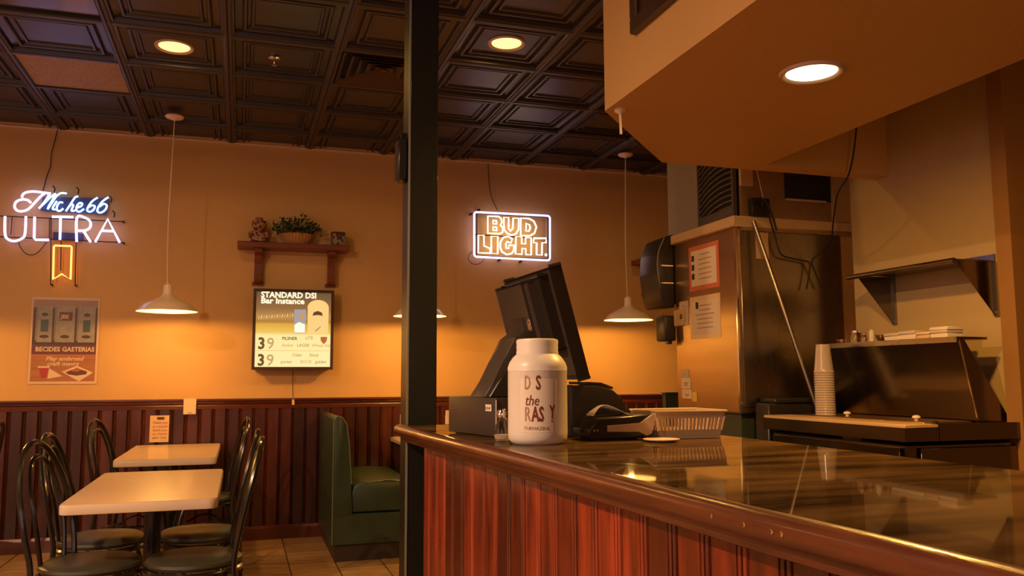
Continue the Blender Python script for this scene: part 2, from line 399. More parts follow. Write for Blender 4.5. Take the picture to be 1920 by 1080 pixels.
# screws in the rim
for (px, py) in ((1464, 993), (1447, 991), (1400, 975), (1342, 963)):
    p = at(px, py, 0, .652); 
    y = p.y; o = lt('screw_cap', 'chrome', ct, [(.0001, -.001), (.0035, -.001), (.0035, .0015), (.0001, .0025)], 8)
    o.rotation_euler = (0, -PI/2, 0); o.location = (rimx(y)+.001, y, CZ-.018)
bm = bmesh.new()   # board section: bead, quirk, flat, quirk ; X is outwards negative, Y along
prism(bm, [(0, .001), (-.002, .001), (-.010, .004), (-.0125, .008), (-.010, .012), (-.001, .0145), (-.010, .017), (-.0125, .021), (-.010, .025), (-.001, .028), (-.009, .031), (-.0095, .096), (-.001, .099), (0, .099)], .09, CZ-.064, axis=2)
finish(bm, False); bme = bpy.data.meshes.new('front_board'); bm.to_mesh(bme); bm.free(); bme.materials.append(M['plank2'])
y = -1.1
while y < 2.94:
    o = bpy.data.objects.new('front_board', bme); COL.objects.link(o); o.parent = ct
    o.location = (rimx(y+.05)+.080, y, 0); o.rotation_euler = (0, 0, -math.atan2(rimx(y+.1)-rimx(y), .1)); y += .1
bx('counter_kick', 'kick', ct, .74, 1.3, -1.2, 2.9, 0, .09, smooth=False)
bx('end_board', 'plank2', ct, rimx(2.95)+.07, 1.36, 2.95, 2.965, .0, CZ-.04, smooth=False)

# dark post standing at the end of the counter
pt = thing('support_post', 'tall dark green square post at the far end of the counter', 'post', (0, 0, 0))
bx('post_shaft', 'post', pt, .612, .722, 3.205, 3.37, 0, H-.012, bev=.004)
bx('edge_strip', 'poste', pt, .605, .613, 3.202, 3.219, 0, H-.012, bev=.002)
sp = thing('black_speaker', 'small black box high on the side of the dark post', 'speaker', (0, 0, 0))
bx('speaker_box', 'pos', sp, .572, .611, 3.26, 3.34, 2.03, 2.20, bev=.006)
bx('bracket', 'black', sp, .590, .6119, 3.29, 3.32, 2.20, 2.23)

# ------------------------------------------------------------------ ceiling fittings
vt = thing('ceiling_vent', 'dark square air vent with stepped louvers in the ceiling', 'vent', (0, 0, 0))
vx, vy = GX+G, GY
for k in range(5):
    bm = bmesh.new(); a = .03+k*.055; z1 = H+.006+k*.004
    for ring in ((a, z1+.022), ):
        A = [(vx+a, vy+a), (vx+G-a, vy+a), (vx+G-a, vy+G-a), (vx+a, vy+G-a)]
        b2 = a+.035
        B = [(vx+b2, vy+b2), (vx+G-b2, vy+b2), (vx+G-b2, vy+G-b2), (vx+b2, vy+G-b2)]
        va = [bm.verts.new((*p, z1-.014)) for p in A]; vb = [bm.verts.new((*p, z1+.016)) for p in B]
        vc = [bm.verts.new((*p, z1-.010)) for p in A]; vd = [bm.verts.new((*p, z1+.020)) for p in B]
        for q in range(4):
            r_ = (q+1) % 4
            bm.faces.new((va[q], va[r_], vb[r_], vb[q])); bm.faces.new((vc[q], vc[r_], vd[r_], vd[q]))
            bm.faces.new((va[q], va[r_], vc[r_], vc[q])); bm.faces.new((vb[q], vb[r_], vd[r_], vd[q]))
    obj('louver', bm, 'vent', vt, smooth=False)
bx('vent_center', 'vent', vt, vx+.29, vx+.32, vy+.29, vy+.32, H+.012, H+.03)
bx('vent_box', 'dark', vt, vx+.02, vx+G-.02, vy+.02, vy+G-.02, H+.0405, H+.0449)
sk = thing('fire_sprinkler', 'small chrome sprinkler head on a dark ceiling tile', 'sprinkler', (.14, 5.08, H))
lt('flange', 'chrome', sk, [(.012, .026), (.035, .024), (.035, .018), (.012, .012)], 20)
lt('nozzle', 'chrome', sk, [(.010, .018), (.008, -.012), (.004, -.02)], 12)
lt('deflector', 'chrome', sk, [(.004, -.02), (.018, -.022), (.018, -.025), (.002, -.026)], 12)

def downlight(x, y, z, label, power, lens, r=.085, size=.12, spread=None, col=WARM):
    t = thing('recessed_downlight', label, 'light', (x, y, z+(.028 if z > 3 else 0)), group=None)
    lt('trim_ring', 'ring', t, [(r, .012), (r, -.001), (r+.012, -.010), (r+.020, -.010), (r+.025, -.001), (r+.025, .012)], 40, cap=False)
    lt('lens', lens, t, [(.001, -.004), (r*.6, -.004), (r+.001, -.002)], 40, cap=False)
    lamp('downlight_lamp', 'AREA', (0, 0, -.012), power, col, size, t, spread=spread)
    return t
downlight(-.42, 5.085, H, 'round recessed ceiling light above the left tables', P_CAN, 'diff')
downlight(1.405, 4.465, H, 'round recessed ceiling light right of the dark post', P_CAN, 'diff')
downlight(1.86, 2.38, 2.30, 'bright round recessed light in the lowered tan soffit', P_SOFF, 'diffhot')
downlight(3.235, 5.085, H, 'added unseen ceiling light behind the soffit, above the cooling unit', P_REAR, 'diff')  # hidden light, added to reach the counter from the rear
downlight(-2.255, 1.42, H, 'added unseen ceiling light outside the picture, nearest the viewer', P_NEAR, 'diff', col=SOFTW)  # unseen light added to brighten soffit face, jar and front boards
downlight(-2.86, 5.085, H, 'added unseen ceiling light outside the picture, far left', P_CAN, 'diff')  # out of view, added to fill the left side
downlight(2.85, .80, H-.0, 'added unseen light outside the picture, in the kitchen aisle slot', P_KITCH, 'diff')  # unseen light added to brighten the kitchen partition

hk = thing('ceiling_rod', 'short pale rod with round plate under the soffit corner', 'rod', (1.40, 2.955, 2.3))
lt('rod_plate', 'cream', hk, [(.004, 0), (.024, 0), (.024, -.008), (.010, -.016), (.006, -.02)], 16)
tb('rod_stem', 'cream', hk, [(0, 0, -.012), (.002, 0, -.10)], .0055, 8)

# pendant lamps along the back wall
def pendant(x, y, label):
    t = thing('pendant_lamp', label, 'lamp', (x, y, 0), group=None)
    zr = 1.715
    lt('canopy', 'cream', t, [(.005, H), (.062, H), (.066, H-.008), (.055, H-.02), (.02, H-.03), (.006, H-.036)], 24, loc=(0, 0, -.006))
    tb('cord', 'cord', t, [(0, 0, H-.03), (-.008, 0, 2.7), (-.014, 0, 2.3), (-.006, 0, 1.93), (0, 0, 1.90)], .0042, 6, smooth=4)
    R = .205
    outp = [(.012, .20), (.018, .193), (.030, .185), (.032, .125), (.040, .115), (.060, .100), (.125, .070), (.170, .045), (.190, .018), (R, 0)]
    inn = [(R-.003, 0), (.187, .017), (.166, .042), (.122, .066), (.058, .095), (.03, .10), (.012, .10)]
    sh = lt('shade', 'cream', t, outp, 40, (0, 0, zr), cap=False)
    lt('shade_lining', 'creamin', sh, inn, 40, (0, 0, zr), cap=False)
    lt('bulb', 'bulb', t, [(.005, .035), (.02, .04), (.028, .06), (.022, .085), (.012, .10)], 16, (0, 0, zr))
    lamp('pendant_bulb', 'POINT', (0, 0, zr+.028), P_PEND, WARM, .028, t)
    return t
pendant(-.505, 6.37, 'cream dome pendant lamp hanging over the left rear table')
pendant(1.30, 6.37, 'cream dome pendant lamp mostly hidden behind the dark post')
pendant(3.06, 6.37, 'cream dome pendant lamp hanging left of the steel cabinet')
pendant(-2.30, 6.37, 'added unseen pendant lamp beyond the left picture edge')  # unseen pendant added for the glow at the wall's left end

# ------------------------------------------------------------------ neon signs
NY = 6.93
def W1(p, y=NY): return at(p[0]/5.267, 340+p[1]/5.267, 1, y)
def W2(p, y=NY): return at(870+p[0]/7.717, 370+p[1]/7.717, 1, y)
ns = thing('neon_sign', 'white and blue script neon sign with orange ribbon on the left wall', 'neon sign', (0, 0, 0))
scr = [
 [(215, 158), (228, 128), (262, 108), (330, 100), (420, 110), (500, 121)],
 [(305, 212), (270, 184), (210, 180), (160, 203), (144, 245), (164, 284), (215, 296), (280, 274), (340, 214), (395, 155), (440, 118)]]
scb = [
 [(492, 124), (455, 180), (415, 232), (385, 268)], [(385, 268), (440, 215), (500, 155), (548, 120)], [(548, 120), (515, 190), (485, 240), (470, 276)],
 [(470, 276), (510, 215), (560, 145), (605, 116), (658, 120)],
 [(562, 195), (532, 240), (520, 272), (548, 278)], [(622, 212), (592, 207), (566, 240), (562, 282), (592, 292), (625, 268)],
 [(772, 150), (742, 158), (700, 220), (650, 296)], [(668, 268), (702, 230), (724, 238), (705, 290), (742, 288)],
 [(757, 262), (800, 245), (812, 220), (786, 214), (760, 245), (755, 285), (786, 300), (830, 272)],
 [(965, 160), (912, 195), (872, 250), (862, 288), (892, 300), (925, 278), (935, 245), (905, 238), (880, 255)],
 [(1072, 156), (1010, 200), (968, 262), (965, 300), (1000, 308), (1040, 280), (1055, 240), (1025, 222), (985, 250)]]
for s in scr: tb('neon_tube', 'white', ns, [W1(p) for p in s], .0085, 8, smooth=5)
for s in scb: tb('neon_tube', 'bluew', ns, [W1(p) for p in s], .0068, 8, smooth=5, label='ice blue neon tube')
ult = [[(50, 345), (50, 520), (80, 572), (140, 590), (210, 568), (246, 520), (256, 345)], [(342, 352), (338, 560), (350, 576), (482, 579)],
 [(514, 350), (722, 353)], [(598, 356), (592, 576)], [(757, 597), (760, 358), (845, 362), (892, 400), (888, 455), (842, 485), (768, 486)], [(822, 487), (896, 600)],
 [(940, 600), (1064, 372), (1182, 604)], [(1000, 488), (1122, 492)]]
for k, s in enumerate(ult): tb('neon_tube', 'white', ns, [W1(p) for p in s], .0088, 8, smooth=5 if k in (0,) else (4 if k == 4 else 0))
tb('neon_tube', 'orange', ns, [W1(p) for p in [(524, 968), (532, 642), (540, 634), (700, 640), (708, 650), (697, 968), (610, 915)]], .0065, 8, closed=True, label='orange ribbon shaped neon tube')
BY = NY+.022
for a, b in (((-40, 340), (1215, 398)), ((-40, 545), (1215, 605)), ((505, 355), (500, 1020)), ((752, 600), (742, 1025)), ((120, 355), (108, 530)), ((490, 360), (487, 560)), ((603, 590), (600, 880))):
    tb('support_bar', 'wire', ns, [W1(a, BY), W1(b, BY)], .004, 6)
for a in ((520, 45), (755, 60), (1080, 145), (1110, 290)):
    tb('tube_stub', 'wire', ns, [W1((a[0], a[1]), BY), W1((a[0]+22, a[1]+25), BY), W1((a[0]+15, a[1]+65), BY)], .005, 6, smooth=3)
for q in ((505, 1020), (742, 1025), (1215, 396), (1215, 604)):
    p = W1(q, BY); tb('wall_clip', 'wire', ns, [p, (p.x, D, p.z)], .007, 6)
quad = [W1(p, BY+.008) for p in ((525, 500), (820, 515), (820, 578), (525, 570))]
bm = bmesh.new(); quadslab(bm, quad, (0, 1, 0), .03); obj('transformer', bm, 'back', ns, smooth=False)
quad = [W1(p, BY+.012) for p in ((420, 150), (1070, 170), (1050, 330), (400, 290))]
bm = bmesh.new(); quadslab(bm, quad, (0, 1, 0), .004); obj('back_plate', bm, 'back', ns, smooth=False)
tb('hanging_cable', 'wire', ns, [W1(p, BY+.02) for p in ((185, 590), (200, 650), (250, 710), (310, 726), (370, 705), (430, 640), (462, 600))], .003, 6, smooth=4)
p0 = at(107, 240, 1, 6.985)
tb('power_cord', 'wire', ns, [at(px, py, 1, 6.985) for px, py in ((108, 243), (101, 270), (96, 290), (95, 310), (88, 330), (84, 345), (80, 360))], .0035, 6, smooth=4)

bs = thing('beer_neon_sign', 'rectangular neon sign with cream block letters and white border', 'neon sign', (0, 0, 0))
def rrect(x0, y0, x1, y1, sk, r=38):
    out = []
    for cx, cy, a0 in ((x1-r, y0+r, -90), (x1-r, y1-r, 0), (x0+r, y1-r, 90), (x0+r, y0+r, 180)):
        for k in range(5):
            a = math.radians(a0+k*22.5); x = cx+r*math.cos(a); y = cy+r*math.sin(a)
            out.append((x, y+sk*(x-x0)))
    return out
tb('border_tube', 'white', bs, [W2(p) for p in rrect(148, 212, 1243, 858, .052)], .0085, 8, closed=True)
LET = {
 'B': [[(345, 272), (500, 278), (540, 310), (548, 365), (528, 400), (562, 440), (560, 500), (525, 528), (345, 520)], [(420, 335), (470, 338), (472, 385), (420, 382)], [(420, 430), (475, 434), (475, 480), (420, 476)]],
 'U': [[(578, 290), (645, 294), (645, 450), (672, 488), (705, 455), (712, 300), (792, 304), (790, 460), (752, 528), (690, 548), (622, 520), (582, 465)]],
 'D': [[(822, 302), (940, 308), (1010, 345), (1048, 430), (1020, 518), (950, 558), (820, 550)], [(900, 375), (948, 400), (960, 440), (940, 488), (898, 488)]],
 'L': [[(207, 548), (288, 550), (290, 700), (375, 742), (378, 808), (205, 802)]],
 'I': [[(395, 562), (490, 566), (488, 816), (395, 811)]],
 'G': [[(700, 605), (640, 565), (572, 578), (530, 640), (522, 720), (550, 788), (620, 828), (690, 812), (720, 770), (722, 695), (650, 692), (648, 740), (612, 740), (605, 680), (622, 640), (680, 660)]],
 'H': [[(752, 568), (835, 572), (835, 670), (890, 673), (892, 580), (972, 586), (972, 832), (895, 828), (893, 742), (840, 740), (838, 824), (745, 818)]],
 'T': [[(1008, 592), (1190, 592), (1188, 655), (1130, 658), (1128, 836), (1050, 832), (1052, 660), (1008, 655)]]}
for k, loops in LET.items():
    for lp in loops: tb('letter_tube', 'warmn', bs, [W2(p) for p in lp], .0074, 8, closed=True)
lt('dot_tube', 'warmn', bs, [(.001, -.01), (.011, -.01), (.011, .01), (.001, .01)], 10).location = W2((1186, 832))
for a, b in (((150, 230), (1240, 290)), ((150, 540), (1240, 600)), ((160, 845), (1240, 895)), ((185, 235), (185, 850)), ((1215, 280), (1215, 900))):
    tb('support_bar', 'wire', bs, [W2(a, BY), W2(b, BY)], .005, 6)
for q in ((220, 180), (830, 925), (520, 905), (110, 235)):
    p = W2(q, NY+.02); tb('wall_standoff', 'wire', bs, [p, (p.x, D, p.z)], .010, 8)
tb('power_cord', 'wire', bs, [at(px, py, 1, 6.985) for px, py in ((915, 306), (917, 340), (921, 368), (933, 395))], .003, 6, smooth=4)
tb('hanging_cable', 'wire', bs, [W2(p, BY+.01) for p in ((120, 780), (70, 840), (65, 900), (110, 955), (180, 970), (240, 950), (290, 895))], .003, 6, smooth=4)

# ------------------------------------------------------------------ lightbox menu sign
lb = thing('lightbox_menu', 'backlit menu board with black frame glowing yellow white', 'sign', (0, 0, 0))
A, B_, C_, D_ = [at(px, py, 1, 6.87) for px, py in ((480, 547), (622, 549), (618, 688), (478, 688))]
x0, x1, z0, z1 = (A.x+D_.x)/2, (B_.x+C_.x)/2, (C_.z+D_.z)/2, (A.z+B_.z)/2
bx('box_body', 'pos', lb, x0-.012, x1+.012, 6.885, 6.997, z0-.012, z1+.012, smooth=False)
for a in ((x0-.022, x0, z0-.022, z1+.022), (x1, x1+.022, z0-.022, z1+.022), (x0, x1, z0-.022, z0), (x0, x1, z1, z1+.022)):
    bx('frame_bar', 'frame', lb, a[0], a[1], 6.862, 6.90, a[2], a[3], smooth=False)
def em(name, c, s): M[name] = mat(name, (.05, .05, .05), .5, emit=c, es=s)
# backlit print: taupe to yellow photo above, cream price list below
m = bpy.data.materials.new('backlit_print'); m.use_nodes = True; nt = m.node_tree; b = nt.nodes['Principled BSDF']
tc = nt.nodes.new('ShaderNodeTexCoord'); sx_ = nt.nodes.new('ShaderNodeSeparateXYZ'); rp_ = nt.nodes.new('ShaderNodeValToRGB')
nt.links.new(tc.outputs['Generated'], sx_.inputs[0]); nt.links.new(sx_.outputs['Z'], rp_.inputs[0]); nt.links.new(rp_.outputs[0], b.inputs['Emission Color'])
b.inputs['Emission Strength'].default_value = .95; b.inputs['Base Color'].default_value = (.1, .08, .05, 1)
cr_ = rp_.color_ramp
PR = ((0, (1, .86, .42)), (.42, (1, .82, .36)), (.46, (.85, .55, .10)), (.57, (.72, .38, .05)), (.60, (.40, .20, .04)), (.66, (.50, .26, .08)), (.78, (.27, .13, .045)), (1, (.12, .07, .035)))
while len(cr_.elements) < len(PR): cr_.elements.new(.5)
for e, (pos, c) in zip(cr_.elements, PR): e.color = (*c, 1)
for k in range(len(PR)-1, -1, -1): cr_.elements[k].position = PR[k][0]
for e, (pos, c) in zip(cr_.elements, PR): e.position = pos; e.color = (*c, 1)
M['print'] = m
bx('backlit_face', 'print', lb, x0, x1, 6.876, 6.885, z0, z1, smooth=False)
em('pcream', (1, .62, .22), 1.0); em('pwhite', (1, .85, .55), 1.4); em('pblue', (.36, .34, .36), 1); em('pdark', (.10, .045, .015), 1); em('ptan', (.55, .32, .12), 1); em('pgold', (.75, .42, .10), 1); em('pred', (.45, .10, .03), 1)
def L(u, v, y=6.8745): return (x0+u*(x1-x0), y, z0+v*(z1-z0))
def lpoly(name, m, pts, d=0):
    bm = bmesh.new(); y = 6.8745-d
    prism(bm, [((x0+u*(x1-x0)), (z0+v*(z1-z0))) for u, v in pts], y, 6.8762, axis=1); return obj(name, bm, m, lb, smooth=False)
lpoly('tap_handle', 'pcream', [(.69, .45), (.685, .78)]+[(.825+.145*math.cos(a), .80+.105*math.sin(a)) for a in [PI-k*PI/10 for k in range(11)]]+[(.965, .45)])
lpoly('beer_glass', 'pblue', [(.51, .45), (.505, .77), (.66, .77), (.655, .45)])
lpoly('glass_foam', 'pwhite', [(.515, .46), (.51, .56), (.57, .60), (.65, .57), (.65, .46)], .001)
lpoly('glass_glint', 'ptan', [(.56, .66), (.60, .74), (.64, .70), (.60, .62)], .001)
lpoly('handle_badge', 'pdark', [(.75, .69), (.765, .735), (.82, .755), (.875, .735), (.89, .69), (.82, .70)], .001)
lpoly('handle_stroke', 'pdark', [(.79, .485), (.86, .545), (.865, .54), (.80, .48)], .001)
lpoly('divider_line', 'pgold', [(.02, .213), (.98, .213), (.98, .218), (.02, .218)])
lpoly('shield_badge', 'pred', [(.865, .405), (.955, .405), (.95, .35), (.91, .305), (.87, .35)])
fnL = lambda u0, v0: (lambda u, v, w: (x0+u0*(x1-x0)+u, 6.874-w, z0+v0*(z1-z0)+v))
text('heading_text', 'STANDARD DSI', 'pwhite', lb, fnL(.06, .925), .062, .001, offset=.0018, sx=.98)
text('heading_text', 'Bar Instance', 'pwhite', lb, fnL(.06, .845), .062, .001, offset=.0018, sx=1.08)
for i in range(14):
    u = .03+i*.034; lpoly('crowd_mark', 'pcream' if i % 2 else 'pgold', [(u, .62+.004*i*.8), (u+.02, .65+.003*i), (u+.012, .69+.003*i), (u+.006, .66+.002*i)])
for v in (.24, .02):
    text('price_text', '3', 'pdark', lb, fnL(.035, v), .125, .001, offset=.004, sx=.9)
    text('price_text', '9', 'ptan', lb, fnL(.15, v), .125, .001, offset=.001, sx=.95)
names = [(.35, .36, 'PILSNER', 'pdark'), (.66, .37, 'LITE', 'ptan'), (.35, .27, 'Amber', 'pgold'), (.55, .27, 'LAGER', 'ptan'), (.75, .27, 'Wheat Ale', 'pgold'),
         (.49, .14, 'Cider', 'ptan'), (.72, .14, 'Stout', 'ptan'), (.34, .05, 'porter', 'ptan'), (.60, .05, 'BOCK', 'pgold'), (.80, .05, 'golden', 'ptan')]
for u, v, s, mm in names: text('brand_text', s, mm, lb, fnL(u, v), .034, .001, offset=.0006, sx=.95)
tb('power_cord', 'wire', lb, [at(549, 690, 1, 6.93), at(549, 720, 1, 6.97), at(549.5, 745, 1, 6.955)], .003, 6)
bx('cord_plug', 'plate', lb, at(547.5, 750, 1, 6.95).x, at(552, 750, 1, 6.95).x, 6.945, 6.957, at(549, 759, 1, 6.95).z, at(549, 749, 1, 6.95).z)

# ------------------------------------------------------------------ poster on the wall
po_ = thing('wall_poster', 'poster of glass fronted vats with tray of food, on left wall', 'poster', (0, 0, 0))
A, B_, C_, D_ = [at(px, py, 1, 6.995) for px, py in ((59, 557), (188, 559), (181, 721), (53, 719))]
px0, px1, pz0, pz1 = (A.x+D_.x)/2, (B_.x+C_.x)/2, (C_.z+D_.z)/2, (A.z+B_.z)/2
M['pap'] = mat('poster_margin', (.70, .48, .34), .5)
M['p_dark'] = mat('poster_dark', (.06, .03, .025), .4); M['p_grey'] = mat('poster_grey', (.26, .22, .19), .4, c2=(.36, .30, .25), nscale=8)
M['p_teal'] = mat('poster_teal', (.06, .085, .09), .4); M['p_wood'] = mat('poster_wood', (.45, .17, .045), .4, c2=(.32, .11, .03), scale=(1, 1, 12), nscale=4)
M['p_red'] = mat('poster_red', (.40, .03, .02), .4); M['p_cream'] = mat('poster_cream', (.75, .55, .38), .4); M['p_mar'] = mat('poster_maroon', (.14, .03, .02), .4); M['p_taupe'] = mat('poster_taupe', (.32, .20, .16), .4)
bx('poster_sheet', 'pap', po_, px0, px1, 6.994, 6.9995, pz0, pz1, smooth=False)
def pp(name, m, pts, d=0):
    bm = bmesh.new(); prism(bm, [(px0+u*(px1-px0), pz0+v*(pz1-pz0)) for u, v in pts], 6.9932-d, 6.9942-d, axis=1); return obj(name, bm, m, po_, smooth=False)
R4 = lambda a, b, c, d: [(a, c), (b, c), (b, d), (a, d)]
pp('photo_field', 'p_dark', R4(.03, .97, .45, .97))
pp('photo_top', 'p_taupe', R4(.03, .97, .88, .97), .0003)
pp('caption_band', 'p_mar', R4(.03, .97, .34, .45))
pp('table_field', 'p_wood', R4(.03, .97, .03, .34))
for a, b in ((.09, .31), (.36, .64), (.69, .94)):
    pp('vat', 'p_grey', R4(a, b, .48, .90), .0006)
    pp('vat_edge', 'p_taupe', R4(a-.02, a-.005, .50, .88), .0006)
    c = (a+b)/2
    if a != .36: pp('vat_window', 'p_teal', R4(c-.055, c+.055, .60, .74), .0012)
    pp('vat_port', 'p_dark', [(c+.07*math.cos(k*PI/5), .545+.02*math.sin(k*PI/5)) for k in range(10)], .0012)
    if a != .36: pp('vat_badge', 'p_dark', [(c+.05*math.cos(k*PI/4), .80+.02*math.sin(k*PI/4)) for k in range(8)], .0012)
pp('red_sign', 'p_mar', R4(.41, .60, .73, .83), .0012)
fnP = lambda u0, v0: (lambda u, v, w: (px0+u0*(px1-px0)+u, 6.9915-w, pz0+v0*(pz1-pz0)+v))
text('sign_text', 'JBE', 'p_cream', po_, fnP(.43, .755), .042, .0003, offset=.0008)
text('caption_text', 'BECIDES GASTERIAS', 'p_cream', po_, fnP(.085, .375), .046, .0003, offset=.0013, sx=.96)
text('script_text', 'Play ambrosd', 'p_cream', po_, fnP(.24, .27), .042, .0003, offset=.001, shear=.3, sx=1.1)
text('script_text', 'craft mevrs', 'p_cream', po_, fnP(.26, .21), .042, .0003, offset=.001, shear=.3, sx=1.1)
pp('cup_print', 'p_red', [(.15, .19), (.29, .19), (.26, .07), (.19, .07)], .0008)
pp('cup_rim', 'p_cream', R4(.135, .305, .185, .205), .001)
pp('napkin_print', 'p_cream', [(.30, .18), (.50, .09), (.28, .06)], .0006)
pp('tray_print', 'p_cream', [(.48, .14), (.70, .21), (.94, .13), (.74, .03)], .0006)
pp('food_print', 'p_mar', [(.54, .135), (.64, .165), (.72, .18), (.86, .14), (.84, .11), (.70, .095), (.58, .11)], .001)
pp('food_print', 'p_wood', [(.62, .15), (.70, .19), (.78, .16), (.70, .14)], .0014)

# small card and plate on the wainscot
cd = thing('wall_notice', 'small buff notice with writing taped on the wainscot boards', 'notice', (0, 0, 0))
cx0, cx1 = at(281, 800, 1, 6.98).x, at(317, 800, 1, 6.98).x; cz1, cz0 = at(300, 779, 1, 6.98).z, at(300, 829, 1, 6.98).z
M['buff'] = mat('buff_card', (.72, .46, .26), .6)
bx('card', 'buff', cd, cx0, cx1, 6.974, 6.9815, cz0, cz1, smooth=False)
bx('clip', 'inkd', cd, cx0+.05, cx0+.10, 6.971, 6.9745, cz1-.03, cz1-.012, smooth=False)
for k, s in enumerate(('Please pay', 'at counter', 'thank you', 'no checks', 'after nine')):
    text('handwriting', s, 'ink', cd, (lambda k: lambda u, v, w: (cx0+.018+u, 6.9735-w, cz1-.062-k*.028+v))(k), .026, .0003, shear=.2)
sw = thing('switch_plate', 'cream blank wall plate straddling the chair rail', 'wall plate', (0, 0, 0))
sx0, sx1 = at(344, 760, 1, 6.95).x, at(368, 760, 1, 6.95).x; sz1, sz0 = at(356, 748, 1, 6.95).z, at(356, 777, 1, 6.95).z
bx('plate', 'plate', sw, sx0, sx1, 6.948, 6.958, sz0, sz1, bev=.003)
bx('plate_box', 'plate', sw, sx0+.01, sx1-.01, 6.958, 6.999, 1.092, sz1-.004)
for dx in (.04, .055): lt('screw', 'inkd', sw, [(.0002, 0), (.004, 0), (.004, .003), (.0002, .003)], 8).matrix_basis = Matrix.Translation((sx0+dx, 6.946, sz0+.012)) @ Matrix.Rotation(-PI/2, 4, 'X')

# ------------------------------------------------------------------ wall shelves
def shelf(X0, X1, z, brk, label, depth=.19):
    t = thing('wall_shelf', label, 'shelf', (0, 0, 0))
    pm('shelf_board', 'shelfwood', t, [(X0, D-depth), (X1, D-depth), (X1, D), (X0, D)], z-.045, z, axis=2, bev=.006, seg=2, smooth=False)
    for b_ in brk:
        poly = [(D, z-.046), (D-.15, z-.046), (D-.15, z-.075), (D-.10, z-.10), (D-.075, z-.16), (D-.072, z-.24), (D-.082, z-.285), (D-.07, z-.31), (D, z-.315)]
        pm('bracket', 'shelfwood', t, poly, b_-.028, b_+.028, axis=0, smooth=False)
        bx('bracket_foot', 'shelfwood', t, b_-.042, b_+.042, D-.028, D, z-.325, z-.30, smooth=False)
    return t
ZS = at(560, 456, 1, 6.81).z
shelf(at(445, 455, 1, 6.81).x, at(655, 462, 1, 6.81).x, ZS, (at(484, 500, 1, 6.90).x, at(622, 500, 1, 6.90).x), 'dark red wooden wall shelf above the glowing menu board')
shelf(3.40, 4.25, ZS, (3.54, 4.1), 'dark red wooden wall shelf half hidden behind the steel cabinet')
# ornaments on it
g = thing('ceramic_ornament', 'mottled cream and dark red ceramic figure at shelf left end', 'ornament', (at(485, 450, 1, 6.88).x, 6.88, ZS))
lt('body', 'cer', g, [(.045, 0), (.062, .01), (.066, .05), (.050, .09), (.035, .105)], 14)
lt('head', 'cer', g, [(.030, .10), (.05, .115), (.057, .145), (.045, .175), (.015, .19)], 14)
for s in (-1, 1): lt('arm', 'cer', g, [(.004, .03), (.02, .04), (.022, .07), (.012, .09)], 8, (s*.058, -.02, 0))
lt('hat', 'cer', g, [(.052, .165), (.056, .172), (.03, .178), (.028, .2), (.01, .205)], 12)
bk = thing('potted_plant', 'leafy dark green plant in wicker basket on wall shelf', 'plant', (at(556, 450, 1, 6.9).x, 6.89, ZS))
wb_ = lt('basket', 'wicker', bk, [(.075, 0), (.105, .04), (.118, .08), (.122, .085), (.112, .088), (.1, .06)], 24, sx=1.0, sy=.62)
for k in range(26):
    a = 2*PI*k/26; tb('basket_stave', 'wicker', wb_, [(.082*math.cos(a), .05*math.sin(a), .002), (.108*math.cos(a), .066*math.sin(a), .04), (.121*math.cos(a), .075*math.sin(a), .083)], .0045, 5)
bm = bmesh.new()
for k in range(460):
    th = random.uniform(0, 2*PI); r = random.random()**.5
    x = .185*r*math.cos(th); yy_ = .085*r*math.sin(th); z = .10+random.uniform(0, .135)*(1-.65*r*r)+random.uniform(-.02, .01)
    if k % 17 == 0: z += .05
    p = Vector((x, yy_, z)); d = Vector((random.gauss(0, 1)+x*5, random.gauss(0, 1), random.gauss(.2, .7))).normalized(); s = d.orthogonal().normalized()
    s = (Matrix.Rotation(random.uniform(0, 6.28), 3, d) @ s); l = random.uniform(.018, .034); w = l*.36
    q = [p, p+d*l*.5+s*w, p+d*l, p+d*l*.5-s*w]; bm.faces.new([bm.verts.new(v) for v in q])
obj('foliage', bm, 'leaf', bk, smooth=False, stuff=True)
for k in range(9):
    a = k*.7; e = (.16*math.cos(a), .07*math.sin(a), .17+.03*math.sin(k*2.1)); tb('stem', 'leaf', bk, [(.02*math.cos(a), .02*math.sin(a), .06), (.09*math.cos(a), .04*math.sin(a), .14), e], .002, 4, smooth=3)
px_ = at(634, 450, 1, 6.88).x
gb = thing('patterned_box', 'small dark square box with pale pattern at shelf right end', 'box', (px_, 6.88, ZS), .15)
bx('box_body', 'boxp', gb, -.052, .045, -.04, .04, 0, .10, bev=.003); bx('box_lid', 'frame', gb, -.054, .047, -.042, .042, .10, .112, bev=.002)
bx('box_edge', 'gwhite', gb, .045, .049, -.042, .042, 0, .105)

